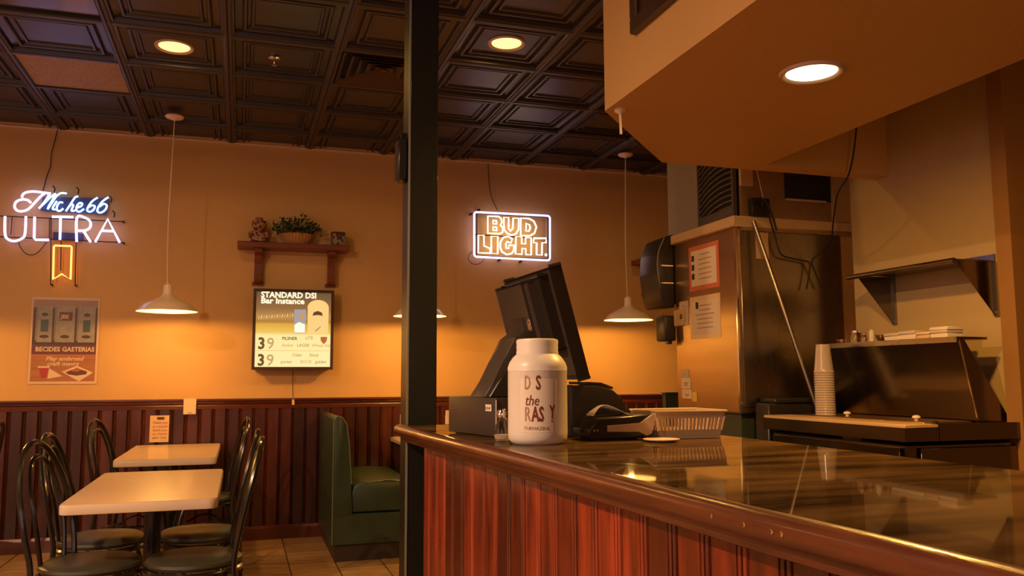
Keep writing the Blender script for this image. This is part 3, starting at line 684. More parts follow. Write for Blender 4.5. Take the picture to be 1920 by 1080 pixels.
# ------------------------------------------------------------------ tables, chairs, booth
def cafe_table(cx, cy, lx, ly, label):
    t = thing('cafe_table', label, 'table', (cx, cy, 0))
    def rr(a, b, r):
        o = []
        for sx_, sy_, a0 in ((1, 1, 0), (-1, 1, 90), (-1, -1, 180), (1, -1, 270)):
            for k in range(5):
                an = math.radians(a0+k*22.5); o.append((sx_*(a-r)+r*math.cos(an), sy_*(b-r)+r*math.sin(an)))
        return o
    pm('tabletop', 'table', t, rr(lx/2-.004, ly/2-.004, .035), .716, .750, smooth=False)
    pm('edge_band', 'tedge', t, rr(lx/2, ly/2, .038), .708, .7475, bev=.006, seg=2)
    lt('column', 'black', t, [(.038, .03), (.038, .70)], 24)
    lt('column_collar', 'black', t, [(.055, .02), (.055, .04), (.04, .07)], 24)
    bx('top_spider', 'black', t, -.22, .22, -.03, .03, .69, .708); bx('top_spider', 'black', t, -.03, .03, -.22, .22, .688, .7079)
    for k in range(4):
        a = k*PI/2+PI/4 if lx < 1 else k*PI/2
        bm = bmesh.new(); prism(bm, [(0, .05), (.28, .018), (.30, .010), (.30, 0), (0, 0)], -.028, .028, axis=1)
        o = obj('foot', bm, 'black', t, smooth=False); o.rotation_euler = (0, 0, a)
    return t
cafe_table(-.375, 4.40, .60, 1.22, 'nearer pale laminate table with rounded corners, between four chairs')
cafe_table(-.43, 6.33, .60, 1.24, 'pale laminate table pushed against the wainscot below the notice')

def make_chair(label, loc, rz):
    t = thing('cafe_chair', label, 'chair', loc, rz, 'black hoop back cafe chairs')
    lt('seat', 'seat', t, [(.17, .438), (.195, .445), (.203, .458), (.200, .470), (.18, .482), (.10, .489), (.01, .491)], 32)
    lt('seat_ring', 'chair', t, [(.19, .415), (.206, .418), (.208, .432), (.198, .440), (.185, .436)], 32, cap=False)
    for s in (-1, 1):
        tb('leg', 'chair', t, [(.12, s*.12, .43), (.155, s*.145, .30), (.175, s*.165, 0)], .0115, 8, smooth=5)
    tb('back_hoop', 'chair', t, [(-.235, .165, 0), (-.19, .165, .25), (-.165, .165, .45), (-.19, .185, .62), (-.23, .165, .80), (-.262, .095, .93), (-.272, 0, .975),
        (-.262, -.095, .93), (-.23, -.165, .80), (-.19, -.185, .62), (-.165, -.165, .45), (-.19, -.165, .25), (-.235, -.165, 0)], .0125, 8, smooth=6)
    tb('inner_hoop', 'chair', t, [(-.165, .085, .44), (-.185, .105, .62), (-.222, .100, .78), (-.248, .058, .885), (-.256, 0, .915),
        (-.248, -.058, .885), (-.222, -.100, .78), (-.185, -.105, .62), (-.165, -.085, .44)], .010, 8, smooth=6)
    tb('stretcher_ring', 'chair', t, [(.15*math.cos(a), .15*math.sin(a), .26) for a in [k*PI/12 for k in range(24)]], .008, 6, closed=True)
    for s in (-1, 1):
        tb('brace', 'chair', t, [(.165, s*.155, .18), (.10, s*.15, .27), (-.02, s*.16, .33), (-.12, s*.165, .30), (-.185, s*.165, .22)], .007, 6, smooth=4)
    return t
ch = make_chair('nearest left cafe chair with its hoop back widest in view', (-.585, 4.08, 0), math.radians(-19))
dup(ch, (-.63, 4.68, 0), math.radians(-8), 'left cafe chair behind the nearest one, at the near table')
dup(ch, (-.17, 4.04, 0), math.radians(180), 'right cafe chair closest to the viewer, facing the near table')
dup(ch, (-.175, 4.68, 0), math.radians(178), 'right cafe chair just behind the closest right one')
dup(ch, (-.645, 6.12, 0), math.radians(-16), 'cafe chair left of the rear table against the wainscot')
dup(ch, (-.215, 6.05, 0), math.radians(188), 'cafe chair right of the rear table')
dup(ch, (-1.70, 6.10, 0), math.radians(180), 'cafe chair cut off at the left picture edge')

bo = thing('booth_bench', 'green vinyl booth bench with tall padded back', 'booth', (0, 0, 0))
Y0, Y1 = 5.95, 6.955
pm('backrest', 'booth', bo, [(.62, .30), (.62, .965), (.64, .985), (.675, .975), (.705, .93), (.725, .80), (.745, .50), (.76, .31)], Y0, Y1, axis=1, bev=.008, seg=2)
pm('seat_cushion', 'booth', bo, [(.752, .325), (.745, .45), (.765, .505), (.83, .535), (1.0, .54), (1.16, .53), (1.22, .50), (1.235, .45), (1.235, .325)], Y0+.012, Y1, axis=1, bev=.015, seg=3)
pm('bench_base', 'booth', bo, [(.622, .115), (.622, .30), (.628, .318), (1.22, .318), (1.22, .115)], Y0+.004, Y1, axis=1, bev=.004)
bx('bench_kick', 'kick', bo, .645, 1.19, Y0+.03, Y1, 0, .115, smooth=False)
tb('piping', 'piping', bo, [(.622, Y0+.002, .12), (.621, Y0-.001, .60), (.622, Y0+.001, .955), (.645, Y0+.002, .983)], .005, 6)
tb('piping', 'piping', bo, [(.645, Y0+.002, .985), (.68, Y0+.002, .972), (.707, Y0+.002, .93), (.727, Y0+.002, .80), (.747, Y0+.002, .52)], .005, 6)

bt = thing('booth_table', 'pale booth table just behind the counter end', 'table', (0, 0, 0))
bx('tabletop', 'table', bt, 1.19, 1.80, 6.30, 6.98, .735, .765, bev=.006)
bx('edge_band', 'tedge', bt, 1.186, 1.804, 6.296, 6.979, .728, .760, bev=.005)
lt('column', 'black', bt, [(.038, .02), (.038, .73)], 20, (1.5, 6.66, 0)); lt('floor_plate', 'black', bt, [(.22, 0), (.22, .012), (.05, .03)], 28, (1.5, 6.66, 0))
mc = thing('menu_card', 'pale upright menu card on booth table left of the post', 'menu', (0, 0, 0))
bx('card', 'paper', mc, at(750, 790, 1, 6.5).x, at(759, 790, 1, 6.5).x+.03, 6.49, 6.50, .766, .965); bx('card_base', 'paperg', mc, 1.20, 1.31, 6.46, 6.53, .765, .772)
nd = thing('napkin_holder', 'pale napkin holder on booth table right of the post', 'napkin holder', (0, 0, 0))
bx('holder_plate', 'paper', nd, at(836, 780, 1, 6.5).x, at(850, 780, 1, 6.5).x, 6.50, 6.51, .766, .99); bx('holder_plate', 'paper', nd, 1.55, 1.61, 6.56, 6.57, .766, .95); bx('holder_base', 'paperg', nd, 1.53, 1.63, 6.49, 6.58, .765, .772)

# ------------------------------------------------------------------ things on the counter
jr = thing('plastic_jar', 'large frosted plastic jar with brown lettering on the counter', 'jar', (.775, 2.19, CZ))
r = .081
lt('body', 'jar', jr, [(.05, .004), (.066, 0), (.075, .006), (.080, .016), (r, .03), (r, .195), (r+.0008, .197), (r, .199), (.0815, .205), (.077, .218), (.067, .233), (.056, .243)], 56)
lt('screw_lid', 'jar', jr, [(.054, .240), (.0575, .242), (.058, .247), (.0565, .252), (.0575, .262), (.0565, .266), (.058, .276), (.056, .281), (.050, .283), (.02, .2832)], 56)
yaw0 = math.atan2(-2.19, -.775)+.10
def jarmap(u0, v0, rr=.0004):
    def f(u, v, w):
        a = yaw0+(u0+u)/r
        R = r+rr+w; return (R*math.cos(a), R*math.sin(a), v0+v)
    return f
bm = bmesh.new()
for k in range(14):
    a0, a1 = yaw0+(-.056+k*.0075)/r, yaw0+(-.056+(k+1)*.0075)/r
    q = [bm.verts.new(((r+.0004)*math.cos(a), (r+.0004)*math.sin(a), z)) for a, z in ((a0, .034), (a1, .034), (a1, .175), (a0, .175))]; bm.faces.new(q)
obj('label_sheet', bm, 'jarlabel', jr)
text('lettering', "D", 'inkl', jr, jarmap(-.044, .147, .0012), .052, .0002, sx=.45, offset=.0006)
text('lettering', "S", 'ink', jr, jarmap(-.013, .147, .0012), .052, .0002, sx=.55, offset=.0012)
text('lettering', "the", 'ink', jr, jarmap(-.043, .105, .0012), .040, .0002, sx=.72, shear=.25)
text('lettering', "R", 'inkl', jr, jarmap(-.044, .064, .0012), .054, .0002, sx=.52, offset=.0004)
text('lettering', "AS", 'ink', jr, jarmap(-.024, .064, .0012), .054, .0002, sx=.52, offset=.0012)
text('lettering', "Y", 'ink', jr, jarmap(.024, .070, .0012), .050, .0002, sx=.50, offset=.0012)
lt('letter_dot', 'ink', jr, [(.0002, 0), (.003, 0), (.003, .0012), (.0002, .0012)], 8).matrix_basis = Matrix.Translation(Vector(jarmap(.031, .063)(0, 0, 0))) @ Matrix.Rotation(yaw0, 4, 'Z') @ Matrix.Rotation(PI/2, 4, 'Y')
text('caption', "TURNAZINE", 'inkl', jr, jarmap(-.046, .041, .0012), .0125, .0002, sx=.98)

sh = thing('glass_shaker', 'small clear glass salt shaker beside the plastic jar', 'shaker', (.708, 2.30, CZ))
lt('glass_body', 'glass', sh, [(.017, .001), (.022, .004), (.024, .02), (.019, .045), (.013, .062), (.014, .068)], 16)
lt('salt', 'paper', sh, [(.004, .004), (.014, .006), (.016, .018), (.004, .02)], 12)
lt('cap', 'chrome', sh, [(.0145, .066), (.0155, .07), (.0155, .082), (.010, .090), (.002, .092)], 16)

# POS terminal : dark base box, leaning arm, tilted monitor seen from behind
def loc_frame(p, q):  # unit vectors along p->q in plan
    d = Vector((q[0]-p[0], q[1]-p[1], 0)).normalized(); return d
rb = thing('terminal_base', 'low black box with small white tag under the register arm', 'box', (0, 0, 0))
bc = [(.72, 2.40), (.65, 2.71), (.82, 2.75), (.90, 2.44)]
pm('box_shell', 'posl', rb, bc, CZ+.004, CZ+.118, bev=.004, seg=2)
pm('foot_pad', 'pos', rb, [(.735, 2.42), (.67, 2.69), (.80, 2.72), (.87, 2.45)], CZ, CZ+.004)
d = loc_frame(bc[0], bc[1]); nrm = Vector((-d.y, d.x, 0)); nrm = nrm if nrm.x < 0 else -nrm
def onface(s, z, e=.0015): return Vector((bc[0][0], bc[0][1], 0))+d*s+nrm*e+Vector((0, 0, CZ+z))
bm = bmesh.new(); quadslab(bm, [onface(.025, .078), onface(.062, .078), onface(.062, .098), onface(.025, .098)], nrm, .001); obj('asset_tag', bm, 'paper', rb, smooth=False)
text('tag_text', 'OE 4P', 'inkd', rb, lambda u, v, w: onface(.060-u, .083+v, .003+w), .011, .0002)
tb('corner_edge', 'paperg', rb, [onface(-.0005, .006, .0003), onface(-.0005, .112, .0003)], .0022, 6)

ps = thing('register_terminal', 'black touchscreen register seen from behind, tilted on an arm', 'register', (0, 0, 0))
# arm: extruded profile in XZ, leaning to +X going up
prof = [(.70, CZ+.118), (.735, CZ+.17), (.765, CZ+.23), (.80, CZ+.300), (.835, CZ+.325), (.885, CZ+.320), (.86, CZ+.25), (.825, CZ+.18), (.80, CZ+.118)]
bm = bmesh.new(); prism(bm, prof, 2.47, 2.63, axis=1, bev=.004, seg=2); obj('arm', bm, 'posl', ps)
prof = [(.712, CZ+.1185), (.742, CZ+.165), (.775, CZ+.20), (.80, CZ+.26), (.86, CZ+.27), (.87, CZ+.118)]
bm = bmesh.new(); prism(bm, prof, 2.45, 2.47, axis=1, bev=.003); obj('arm_cover', bm, 'pos', ps)
bx('arm_base', 'pos', ps, .715, .86, 2.46, 2.66, CZ+.1181, CZ+.128, bev=.003)
# monitor local frame: origin bottom near corner, up vector leans to -X, along +Y
up = Vector((-.268, 0, 1)).normalized(); al = Vector((-.03, 1, 0)).normalized(); nn = up.cross(al); nn = nn if nn.x > 0 else -nn   # nn towards the clerk (+X)
O = Vector((.962, 2.34, 1.243))
def mpt(a, h, n): return O+al*a+up*h+nn*n
def mslab(name, m, a0, a1, h0, h1, n0, n1, bev=.004, parent=ps, **k):
    bm = bmesh.new(); r_ = bmesh.ops.create_cube(bm, size=1)
    for v in r_['verts']: v.co = mpt(a0+(v.co.x+.5)*(a1-a0), h0+(v.co.y+.5)*(h1-h0), n0+(v.co.z+.5)*(n1-n0))
    if bev: bmesh.ops.bevel(bm, geom=list(bm.edges), offset=bev, segments=2, affect='EDGES', profile=.5)
    return obj(name, bm, m, parent, **k)
mslab('screen_slab', 'pos', 0, .41, 0, .345, 0, .026, .008)
mslab('screen_bezel', 'posl', .002, .408, .012, .338, -.004, .001, .0015)
mslab('screen_glass', 'screen', .02, .39, .02, .325, .0255, .0275, 0, smooth=False)
mslab('rear_housing', 'pos', .03, .375, .10, .325, -.03, -.002, .006)
rc_ = mslab('rear_cover', 'posl', .13, .375, .125, .322, -.052, -.028, .006)
mslab('port_lid', 'posl', .20, .30, .135, .215, -.0545, -.050, .001, parent=rc_)
mslab('card_reader', 'posl', .10, .13, .11, .32, -.045, -.028, .003)
mslab('top_strip', 'posl', .06, .36, .325, .334, -.024, -.004, .002)
o = lt('lock_button', 'chrome', rc_, [(.0005, 0), (.006, 0), (.006, .003), (.0005, .0035)], 12)
o.matrix_basis = Matrix.Translation(mpt(.345, .143, -.0535)) @ nn.to_track_quat('Z', 'Y').to_matrix().to_4x4() @ Matrix.Rotation(PI, 4, 'X')
bm = bmesh.new()
tube(bm, [mpt(.155+.012*math.cos(a), .185+.02*math.sin(a), -.0525) for a in [k*PI/8 for k in range(16)]], .0022, 6, closed=True); obj('emblem_ring', bm, 'inkl', rc_)
text('emblem', '8', 'inkl', rc_, lambda u, v, w: mpt(.163-u, .175+v, -.053-w), .028, .0006)

# receipt printer with papers
pr_ = thing('receipt_printer', 'black rounded printer box behind the plastic jar', 'printer', (0, 0, 0))
prof = [(.93, CZ+.004), (.93, CZ+.150), (.95, CZ+.155), (1.02, CZ+.153), (1.07, CZ+.140), (1.10, CZ+.115), (1.118, CZ+.07), (1.12, CZ+.004)]
pm('shell', 'pos', pr_, prof, 2.34, 2.52, axis=1, bev=.006, seg=2)
pm('top_lid', 'posl', pr_, [(.99, CZ+.156), (.99, CZ+.164), (1.035, CZ+.162), (1.075, CZ+.148), (1.072, CZ+.142), (1.02, CZ+.155)], 2.35, 2.50, axis=1)
bx('rubber_foot', 'black', pr_, .95, 1.10, 2.36, 2.50, CZ, CZ+.004)
tr = thing('cash_tray', 'low black tray with tan band in front of the printer', 'tray', (0, 0, 0))
pm('tray_body', 'pos', tr, [(.935, CZ+.004), (.93, CZ+.03), (.96, CZ+.062), (1.115, CZ+.072), (1.12, CZ+.030), (1.08, CZ+.004)], 2.20, 2.325, axis=1, bev=.003)
pm('tan_band', 'basket', tr, [(.985, CZ+.026), (.985, CZ+.042), (1.085, CZ+.048), (1.125, CZ+.072), (1.135, CZ+.070), (1.12, CZ+.018), (1.105, CZ+.012), (1.08, CZ+.024)], 2.192, 2.2005, axis=1)
bx('tray_foot', 'pos', tr, .95, 1.08, 2.21, 2.31, CZ, CZ+.004)
for dx in (.945, .955): lt('tray_button', 'chrome', tr, [(.0005, 0), (.003, 0), (.003, .003), (.0005, .003)], 8).matrix_basis = Matrix.Translation((dx, 2.20, CZ+.03)) @ Matrix.Rotation(PI/2, 4, 'X')
rc = thing('crumpled_receipt', 'curled pale receipt paper lying on the black tray', 'paper', (0, 0, 0))
bm = bmesh.new(); vs = []
for i in range(13):
    t = i/12; x = .965+.11*t; z = CZ+.068+.026*math.sin(PI*t)+.005*math.sin(7*t)
    vs.append([bm.verts.new((x, 2.25+j*.018+.01*math.sin(5*t+j), z+.004*math.sin(3*j+4*t))) for j in range(4)])
for A_, B2 in zip(vs, vs[1:]):
    for j in range(3): bm.faces.new((A_[j], A_[j+1], B2[j+1], B2[j]))
o = obj('paper_strip', bm, 'paper', rc); md = o.modifiers.new('s', 'SOLIDIFY'); md.thickness = .0012

# slotted basket
bk2 = thing('plastic_basket', 'cream slotted plastic basket on the counter right of printer', 'basket', (1.245, 2.27, CZ))
def bwall(n0, n1, y, flip):  # long sides with slots
    bars = []; 
sxb, syb, hb = .115, .085, .082
def slotted(axis, c, half, lab):
    n = int(half*2/.0125); 
    for (za, zb) in ((.004, .026), (.060, .078)):
        t0, t1 = za/hb, zb/hb; k0, k1 = .86+.14*t0, .86+.14*t1
        q = [(-half*k0, za), (half*k0, za), (half*k1, zb), (-half*k1, zb)]
        bm = bmesh.new()
        if axis == 0: pts = [Vector((u, c*(.86+.14*z/hb), z)) for u, z in q]; nv = (0, 1 if c < 0 else -1, 0)
        else: pts = [Vector((c*(.86+.14*z/hb), u, z)) for u, z in q]; nv = (1 if c < 0 else -1, 0, 0)
        quadslab(bm, pts, nv, .003); obj('side_band', bm, 'basket', bk2, smooth=False)
    bm = bmesh.new()
    for i in range(n+1):
        u = -half+i*2*half/n; w = .0034
        pts = []
        for uu, z in ((u-w, .024), (u+w, .024), (u+w, .062), (u-w, .062)):
            k = .86+.14*z/hb; uu2 = uu*k
            pts.append(Vector((uu2, c*k, z)) if axis == 0 else Vector((c*k, uu2, z)))
        quadslab(bm, pts, (0, 1 if c < 0 else -1, 0) if axis == 0 else (1 if c < 0 else -1, 0, 0), .0028)
    obj('side_slats', bm, 'basket', bk2, smooth=False, stuff=True)
for c in (-syb, syb): slotted(0, c, sxb, '')
for c in (-sxb, sxb): slotted(1, c, syb, '')
bx('basket_floor', 'basket', bk2, -sxb*.87, sxb*.87, -syb*.87, syb*.87, .001, .005)
tb('basket_rim', 'basket', bk2, [(-sxb, -syb, hb-.003), (sxb, -syb, hb-.003), (sxb, syb, hb-.003), (-sxb, syb, hb-.003)], .0035, 6, closed=True)
dish = thing('side_plate', 'small cream saucer edge under the basket corner', 'plate', (1.14, 2.19, CZ))
lt('dish_body', 'plate', dish, [(.02, 0), (.035, .001), (.050, .006), (.0505, .008), (.035, .004), (.01, .003)], 32)
dish.location = (1.115, 2.125, CZ)

# ------------------------------------------------------------------ steel cabinet and what hangs on it
cb = thing('steel_cabinet', 'tall stainless steel cabinet with notices on its side', 'cabinet', (0, 0, 0))
FX, FY, FB, FT = 2.60, 4.03, 1.055, 2.075
bx('steel_body', 'steelw', cb, FX, 3.30, FY, 4.72, FB, FT, smooth=False)
bx('side_panel', 'steelw', cb, FX-.004, FX, FY+.012, 4.715, FB+.004, FT, smooth=False)
fd_ = bx('front_door', 'steel', cb, FX+.02, 3.28, FY-.012, FY, FB+.03, FT-.01, bev=.003)
bx('corner_strip', 'chrome', cb, FX-.006, FX+.006, FY-.006, FY+.010, FB, FT, smooth=False)
bx('top_cap', 'trimk', cb, FX-.03, 3.36, FY-.03, 4.722, FT, FT+.06, bev=.006)
bx('cap_lip', 'brownk', cb, FX+.03, 3.36, FY-.024, FY, FT-.02, FT, smooth=False)
bx('bottom_edge', 'steel', cb, FX-.006, 3.30, FY-.008, 4.72, FB-.008, FB, smooth=False)
bx('cabinet_stand', 'dgreen', cb, FX+.02, 3.28, FY+.03, 4.70, 0, FB-.008, smooth=False)
la_ = bx('latch', 'trimk', cb, FX-.020, FX-.004, 4.60, 4.72, 1.56, 1.66, bev=.003)
bx('latch_pin', 'pos', la_, FX-.024, FX-.020, 4.615, 4.635, 1.60, 1.63)
bx('label_plate', 'trimk', fd_, 2.72, 2.80, FY-.016, FY-.0121, 1.90, 2.05, smooth=False)
# condensing unit on top
cu2 = thing('cooling_unit', 'grey cooling unit with dark curved louvers on the steel cabinet', 'cooling unit', (0, 0, 0))
U0 = FT+.06
bx('unit_body', 'dark', cu2, 2.625, 3.25, 4.06, 4.76, U0, U0+.50, smooth=False)
bx('white_panel', 'gwhite', cu2, 2.60, 2.625, 4.43, 4.80, U0-.0+.001, U0+.50, bev=.003)
bx('grille_frame', 'grille', cu2, 2.606, 2.625, 4.06, 4.43, U0+.001, U0+.06, smooth=False)
bx('grille_post', 'grille', cu2, 2.602, 2.625, 4.045, 4.062, U0+.001, U0+.50, smooth=False)
for k in range(13):
    z = U0+.03+k*.033
    tb('louver', 'grille', cu2, [(2.612, 4.43, z-.045), (2.609, 4.33, z+.0), (2.608, 4.23, z+.026), (2.608, 4.14, z+.036), (2.610, 4.065, z+.036)], .0065, 6, smooth=4)
# brown equipment box over the cabinet front
eb = thing('control_housing', 'brown sheet metal housing with black opening on cabinet top', 'housing', (0, 0, 0))
bx('housing_sheet', 'brownk', eb, 2.64, 3.26, 4.028, 4.044, U0+.001, U0+.36, smooth=False)
op_ = bx('opening', 'dark', eb, 2.93, 3.235, 4.018, 4.0279, 2.255, 2.42, smooth=False)
bx('opening_ledge', 'trimk', op_, 2.93, 3.20, 4.010, 4.0278, 2.243, 2.255, smooth=False)
bx('edge_strip', 'trimk', eb, 3.245, 3.262, 4.016, 4.0279, U0+.001, U0+.36, smooth=False)
bx('rating_label', 'trimk', eb, 2.635, 2.715, 4.015, 4.0278, 2.31, 2.50, smooth=False)
ol = thing('power_outlet', 'black power outlet box with plugs on cabinet top', 'outlet', (0, 0, 0))
bx('outlet_box', 'pos', ol, 2.685, 2.80, 3.985, 4.0275, U0+.002, U0+.105, bev=.004)
bx('plug', 'wire', ol, 2.735, 2.775, 3.965, 3.985, U0+.05, U0+.085, bev=.004)
def cordline(name, pts, y, r, label, ys_=None, mt='wire'):
    P = [at(px, py, 1, y if ys_ is None else ys_[i]) for i, (px, py) in enumerate(pts)]
    return tag(tb(name, mt, None, P, r, 7, smooth=6), label, 'cable')
cordline('power_cable', [(1427, 370), (1440, 385), (1450, 410), (1456, 432)], 3.975, .006, 'short thick black cable looping down from the outlet', [3.962, 3.95, 3.95, 3.95])
cordline('power_cable', [(1440, 398), (1452, 440), (1464, 476), (1488, 485), (1508, 489), (1518, 495), (1516, 520), (1512, 542)], 3.95, .0045, 'black cable across the cabinet door to the knot', [3.97]+[3.985]*7)
cordline('power_cable', [(1606, 238), (1600, 290), (1590, 330), (1570, 365), (1562, 420), (1558, 450), (1540, 472), (1522, 489), (1528, 510), (1540, 540)], 3.6, .0045, 'long black cable hanging from the soffit arm to the knot', [3.50, 3.51, 3.53, 3.62, 3.75, 3.84, 3.92, 3.975, 3.985, 3.985])
cordline('thin_wire', [(1418, 318), (1425, 345), (1431, 372)], 3.97, .0025, 'thin pale wire above the black outlet', [3.99, 3.98, 3.963], 'paperg')
# leaning rod
p0, p1 = at(1413, 415, 1, 3.985), at(1533, 769, 1, 3.76); p1.z = max(p1.z, 1.066)
tag(tb('steel_rod', 'steel', None, [p0, p1], .011, 12), 'long steel rod leaning diagonally against the cabinet door', 'rod')

# notices on the cabinet side (faces -X)
def side_sheet(name, label, y0, y1, z0, z1, m, border=None, lines=0, cat='notice', dark=False):
    t = thing(name, label, cat, (0, 0, 0)); x = FX-.0045
    if border: bx('border', border, t, x-.001, x, y0, y1, z0, z1, smooth=False); i = .028
    else: i = 0
    bx('sheet', m, t, x-.002, x-.0005, y0+i, y1-i, z0+i, z1-i, smooth=False)
    for k in range(lines):
        zz = z1-i-.03-k*(z1-z0-2*i-.04)/max(1, lines); w = random.uniform(.55, .95)*(y1-y0-2*i-.05)
        yc = (y0+y1)/2-(.015 if dark else 0)
        bx('print_line', 'inkl', t, x-.0028, x-.002, yc-w/2*(.7 if dark else 1), yc+w/2*(.7 if dark else 1), zz-.003, zz+.003, smooth=False)
    return t
t = side_sheet('bordered_notice', 'salmon bordered notice with three black squares on steel side', 4.20, 4.54, 1.76, 2.03, 'paper', 'pink', 6, dark=True)
for k in range(3): bx('black_square', 'inkd', t, FX-.0075, FX-.0066, 4.475, 4.505, 1.94-k*.055, 1.975-k*.055, smooth=False)
t = side_sheet('certificate', 'cream framed certificate taped below the salmon notice', 4.20, 4.54, 1.47, 1.725, 'paper', 'plate', 6)
bx('certificate_seal', 'inkd', t, FX-.0075, FX-.0066, 4.44, 4.47, 1.65, 1.69, smooth=False)
side_sheet('narrow_note', 'narrow grey note left of the cream certificate', 4.56, 4.67, 1.56, 1.71, 'paperg', None, 5)
side_sheet('stacked_slip', 'uppermost pale slip low on steel cabinet side', 4.575, 4.665, 1.245, 1.29, 'paperg', None, 1)
side_sheet('stacked_slip', 'middle pale slip low on steel cabinet side', 4.555, 4.665, 1.175, 1.24, 'paper', None, 3)
side_sheet('stacked_slip', 'lowest pale slip low on steel cabinet side', 4.545, 4.66, 1.115, 1.17, 'paper', None, 2)
side_sheet('yellow_tag', 'small yellow tag at bottom of the pale slips', 4.485, 4.54, 1.10, 1.155, 'yellow', None, 1)
# dispenser on the far end
dp = thing('towel_dispenser', 'black curved dispenser on the far edge of the steel cabinet', 'dispenser', (0, 0, 0))
pm('dispenser_shell', 'pos', dp, [(2.595, 1.68), (2.515, 1.68), (2.495, 1.76), (2.475, 1.90), (2.485, 2.02), (2.53, 2.12), (2.595, 2.15)], 4.725, 4.98, axis=1, bev=.008, seg=2)
for z in (1.83, 1.94): bx('silver_strip', 'chrome', dp, 2.50, 2.585, 4.720, 4.7248, z, z+.008)
tb('front_edge', 'gwhite', dp, [(2.505, 4.73, 1.75), (2.478, 4.726, 1.92), (2.488, 4.726, 2.03), (2.53, 4.726, 2.12)], .004, 6, smooth=3)
bx('dispenser_mount', 'black', dp, 2.5951, 2.62, 4.721, 4.97, 1.70, 2.10)
sb = thing('soap_dispenser', 'smaller black dispenser below the curved black one', 'dispenser', (0, 0, 0))
bx('dispenser_shell', 'pos', sb, 2.52, 2.60, 4.725, 4.85, 1.47, 1.63, bev=.012, seg=2); bx('nozzle', 'black', sb, 2.54, 2.57, 4.73, 4.76, 1.45, 1.47)
# dark green bin-like box low between counter and wall
gbx = thing('green_divider', 'dark green low divider in front of the wainscot', 'divider', (0, 0, 0))
p = at(1247, 738, 1, 6.0)
bx('divider_panel', 'dgreen', gbx, p.x, p.x+1.2, 6.0, 6.05, 0, p.z, bev=.004); bx('divider_cap', 'dgreen', gbx, p.x-.005, p.x+1.205, 5.99, 6.06, p.z, p.z+.012, bev=.003)
# dark blender like appliances beneath
db = thing('black_appliance', 'black countertop appliance between steel cabinet and cutting board', 'appliance', (0, 0, 0))
p = at(1400, 756, 1, 3.95)
bx('appliance_top', 'pos', db, 2.70, 3.05, 3.86, 4.00, 1.105, 1.13, bev=.006); bx('appliance_body', 'pos', db, 2.66, 3.02, 3.87, 3.99, .60, 1.105, bev=.008)
bx('appliance_leg', 'black', db, 2.68, 3.0, 3.88, 3.98, 0, .60)

# ------------------------------------------------------------------ prep table
pt_ = thing('prep_table', 'stainless pizza prep table with cutting board and raised hood', 'prep table', (0, 0, 0))
PX0, PX1, PY0, PY1, PZ = 2.585, 3.235, 2.82, 3.80, 1.035
bx('cutting_board', 'board', pt_, PX0, PX0+.17, PY0, PY1, PZ, PZ+.014, bev=.002)
bx('board_ledge', 'steel2', pt_, PX0-.004, PX0+.17, PY0-.002, PY1+.002, PZ-.055, PZ, smooth=False)
bx('side_rim', 'steel2', pt_, PX0+.171, PX1, PY0-.004, PY0+.02, PZ-.055, PZ+.014, smooth=False)
bx('deck', 'steel2', pt_, PX0+.171, PX1, PY0+.021, PY1, PZ-.055, PZ+.004, smooth=False)
bx('table_body', 'steel2', pt_, PX0+.035, PX1, PY0+.03, PY1-.03, .15, PZ-.075, smooth=False)
df_ = bx('drawer_front', 'steel2', pt_, PX0+.02, PX0+.035, PY0+.06, PY1-.04, PZ-.27, PZ-.085, bev=.003)
bx('drawer_handle', 'steel', df_, PX0+.012, PX0+.02, PY0+.25, PY1-.25, PZ-.245, PZ-.225, bev=.002)
bx('drawer_front', 'steel2', pt_, PX0+.02, PX0+.035, PY0+.06, PY1-.04, .2, PZ-.29, bev=.003)
bx('side_door', 'steel2', pt_, PX0+.09, PX1-.02, PY0+.015, PY0+.03, .2, PZ-.085, bev=.003)
for x in (PX0+.07, PX1-.06):
    for y in (PY0+.07, PY1-.07): tb('leg', 'chrome', pt_, [(x, y, 0), (x, y, .15)], .02, 10)
HB, HT = PZ+.016, 1.405
def hx(z): return 3.045+(2.965-3.045)*(z-HB)/(HT-HB)
bm = bmesh.new(); quadslab(bm, [(hx(HB), PY0+.08, HB), (hx(HB), PY1, HB), (hx(HT), PY1, HT), (hx(HT), PY0+.08, HT)], (1, 0, 0), .008); obj('hood_face', bm, 'steel2', pt_, smooth=False)
for y in (PY0+.075, PY1): pm('hood_side', 'steel2', pt_, [(hx(HB), HB), (hx(HT), HT), (hx(HT)+.03, HT), (3.225, HB)], y, y+.006, axis=1, smooth=False)
bx('hood_shelf', 'steel2', pt_, hx(HT)-.012, 3.12, PY0+.07, PY1+.01, HT, HT+.012, bev=.002)
bx('hood_shelf_lip', 'steel', pt_, hx(HT)-.018, hx(HT)-.012, PY0+.07, PY1+.01, HT-.012, HT+.012)
tb('hood_edge', 'chrome', pt_, [(hx(HB), PY0+.074, HB), (hx(HT), PY0+.074, HT)], .004, 6)
bx('pan_rail', 'steelw', pt_, PX0+.19, hx(HB)-.01, PY0+.10, PY1-.02, PZ+.004, PZ+.016, bev=.002)
for y in (3.05, 3.50): lt('lid_knob', 'paper', pt_, [(.008, .016), (.008, .024), (.018, .028), (.016, .036), (.004, .040)], 14, (2.86, y, PZ))
for y in (PY0+.09, PY1): lt('hood_screw', 'chrome', pt_, [(.0005, 0), (.006, 0), (.006, .003), (.0005, .003)], 8).matrix_basis = Matrix.Translation((3.19, PY0+.074, PZ+.05)) @ Matrix.Rotation(PI/2, 4, 'X')
lt('corner_caster', 'pos', pt_, [(.012, 0), (.012, .012), (.004, .014)], 10, (PX0+.165, PY0+.012, PZ+.014))

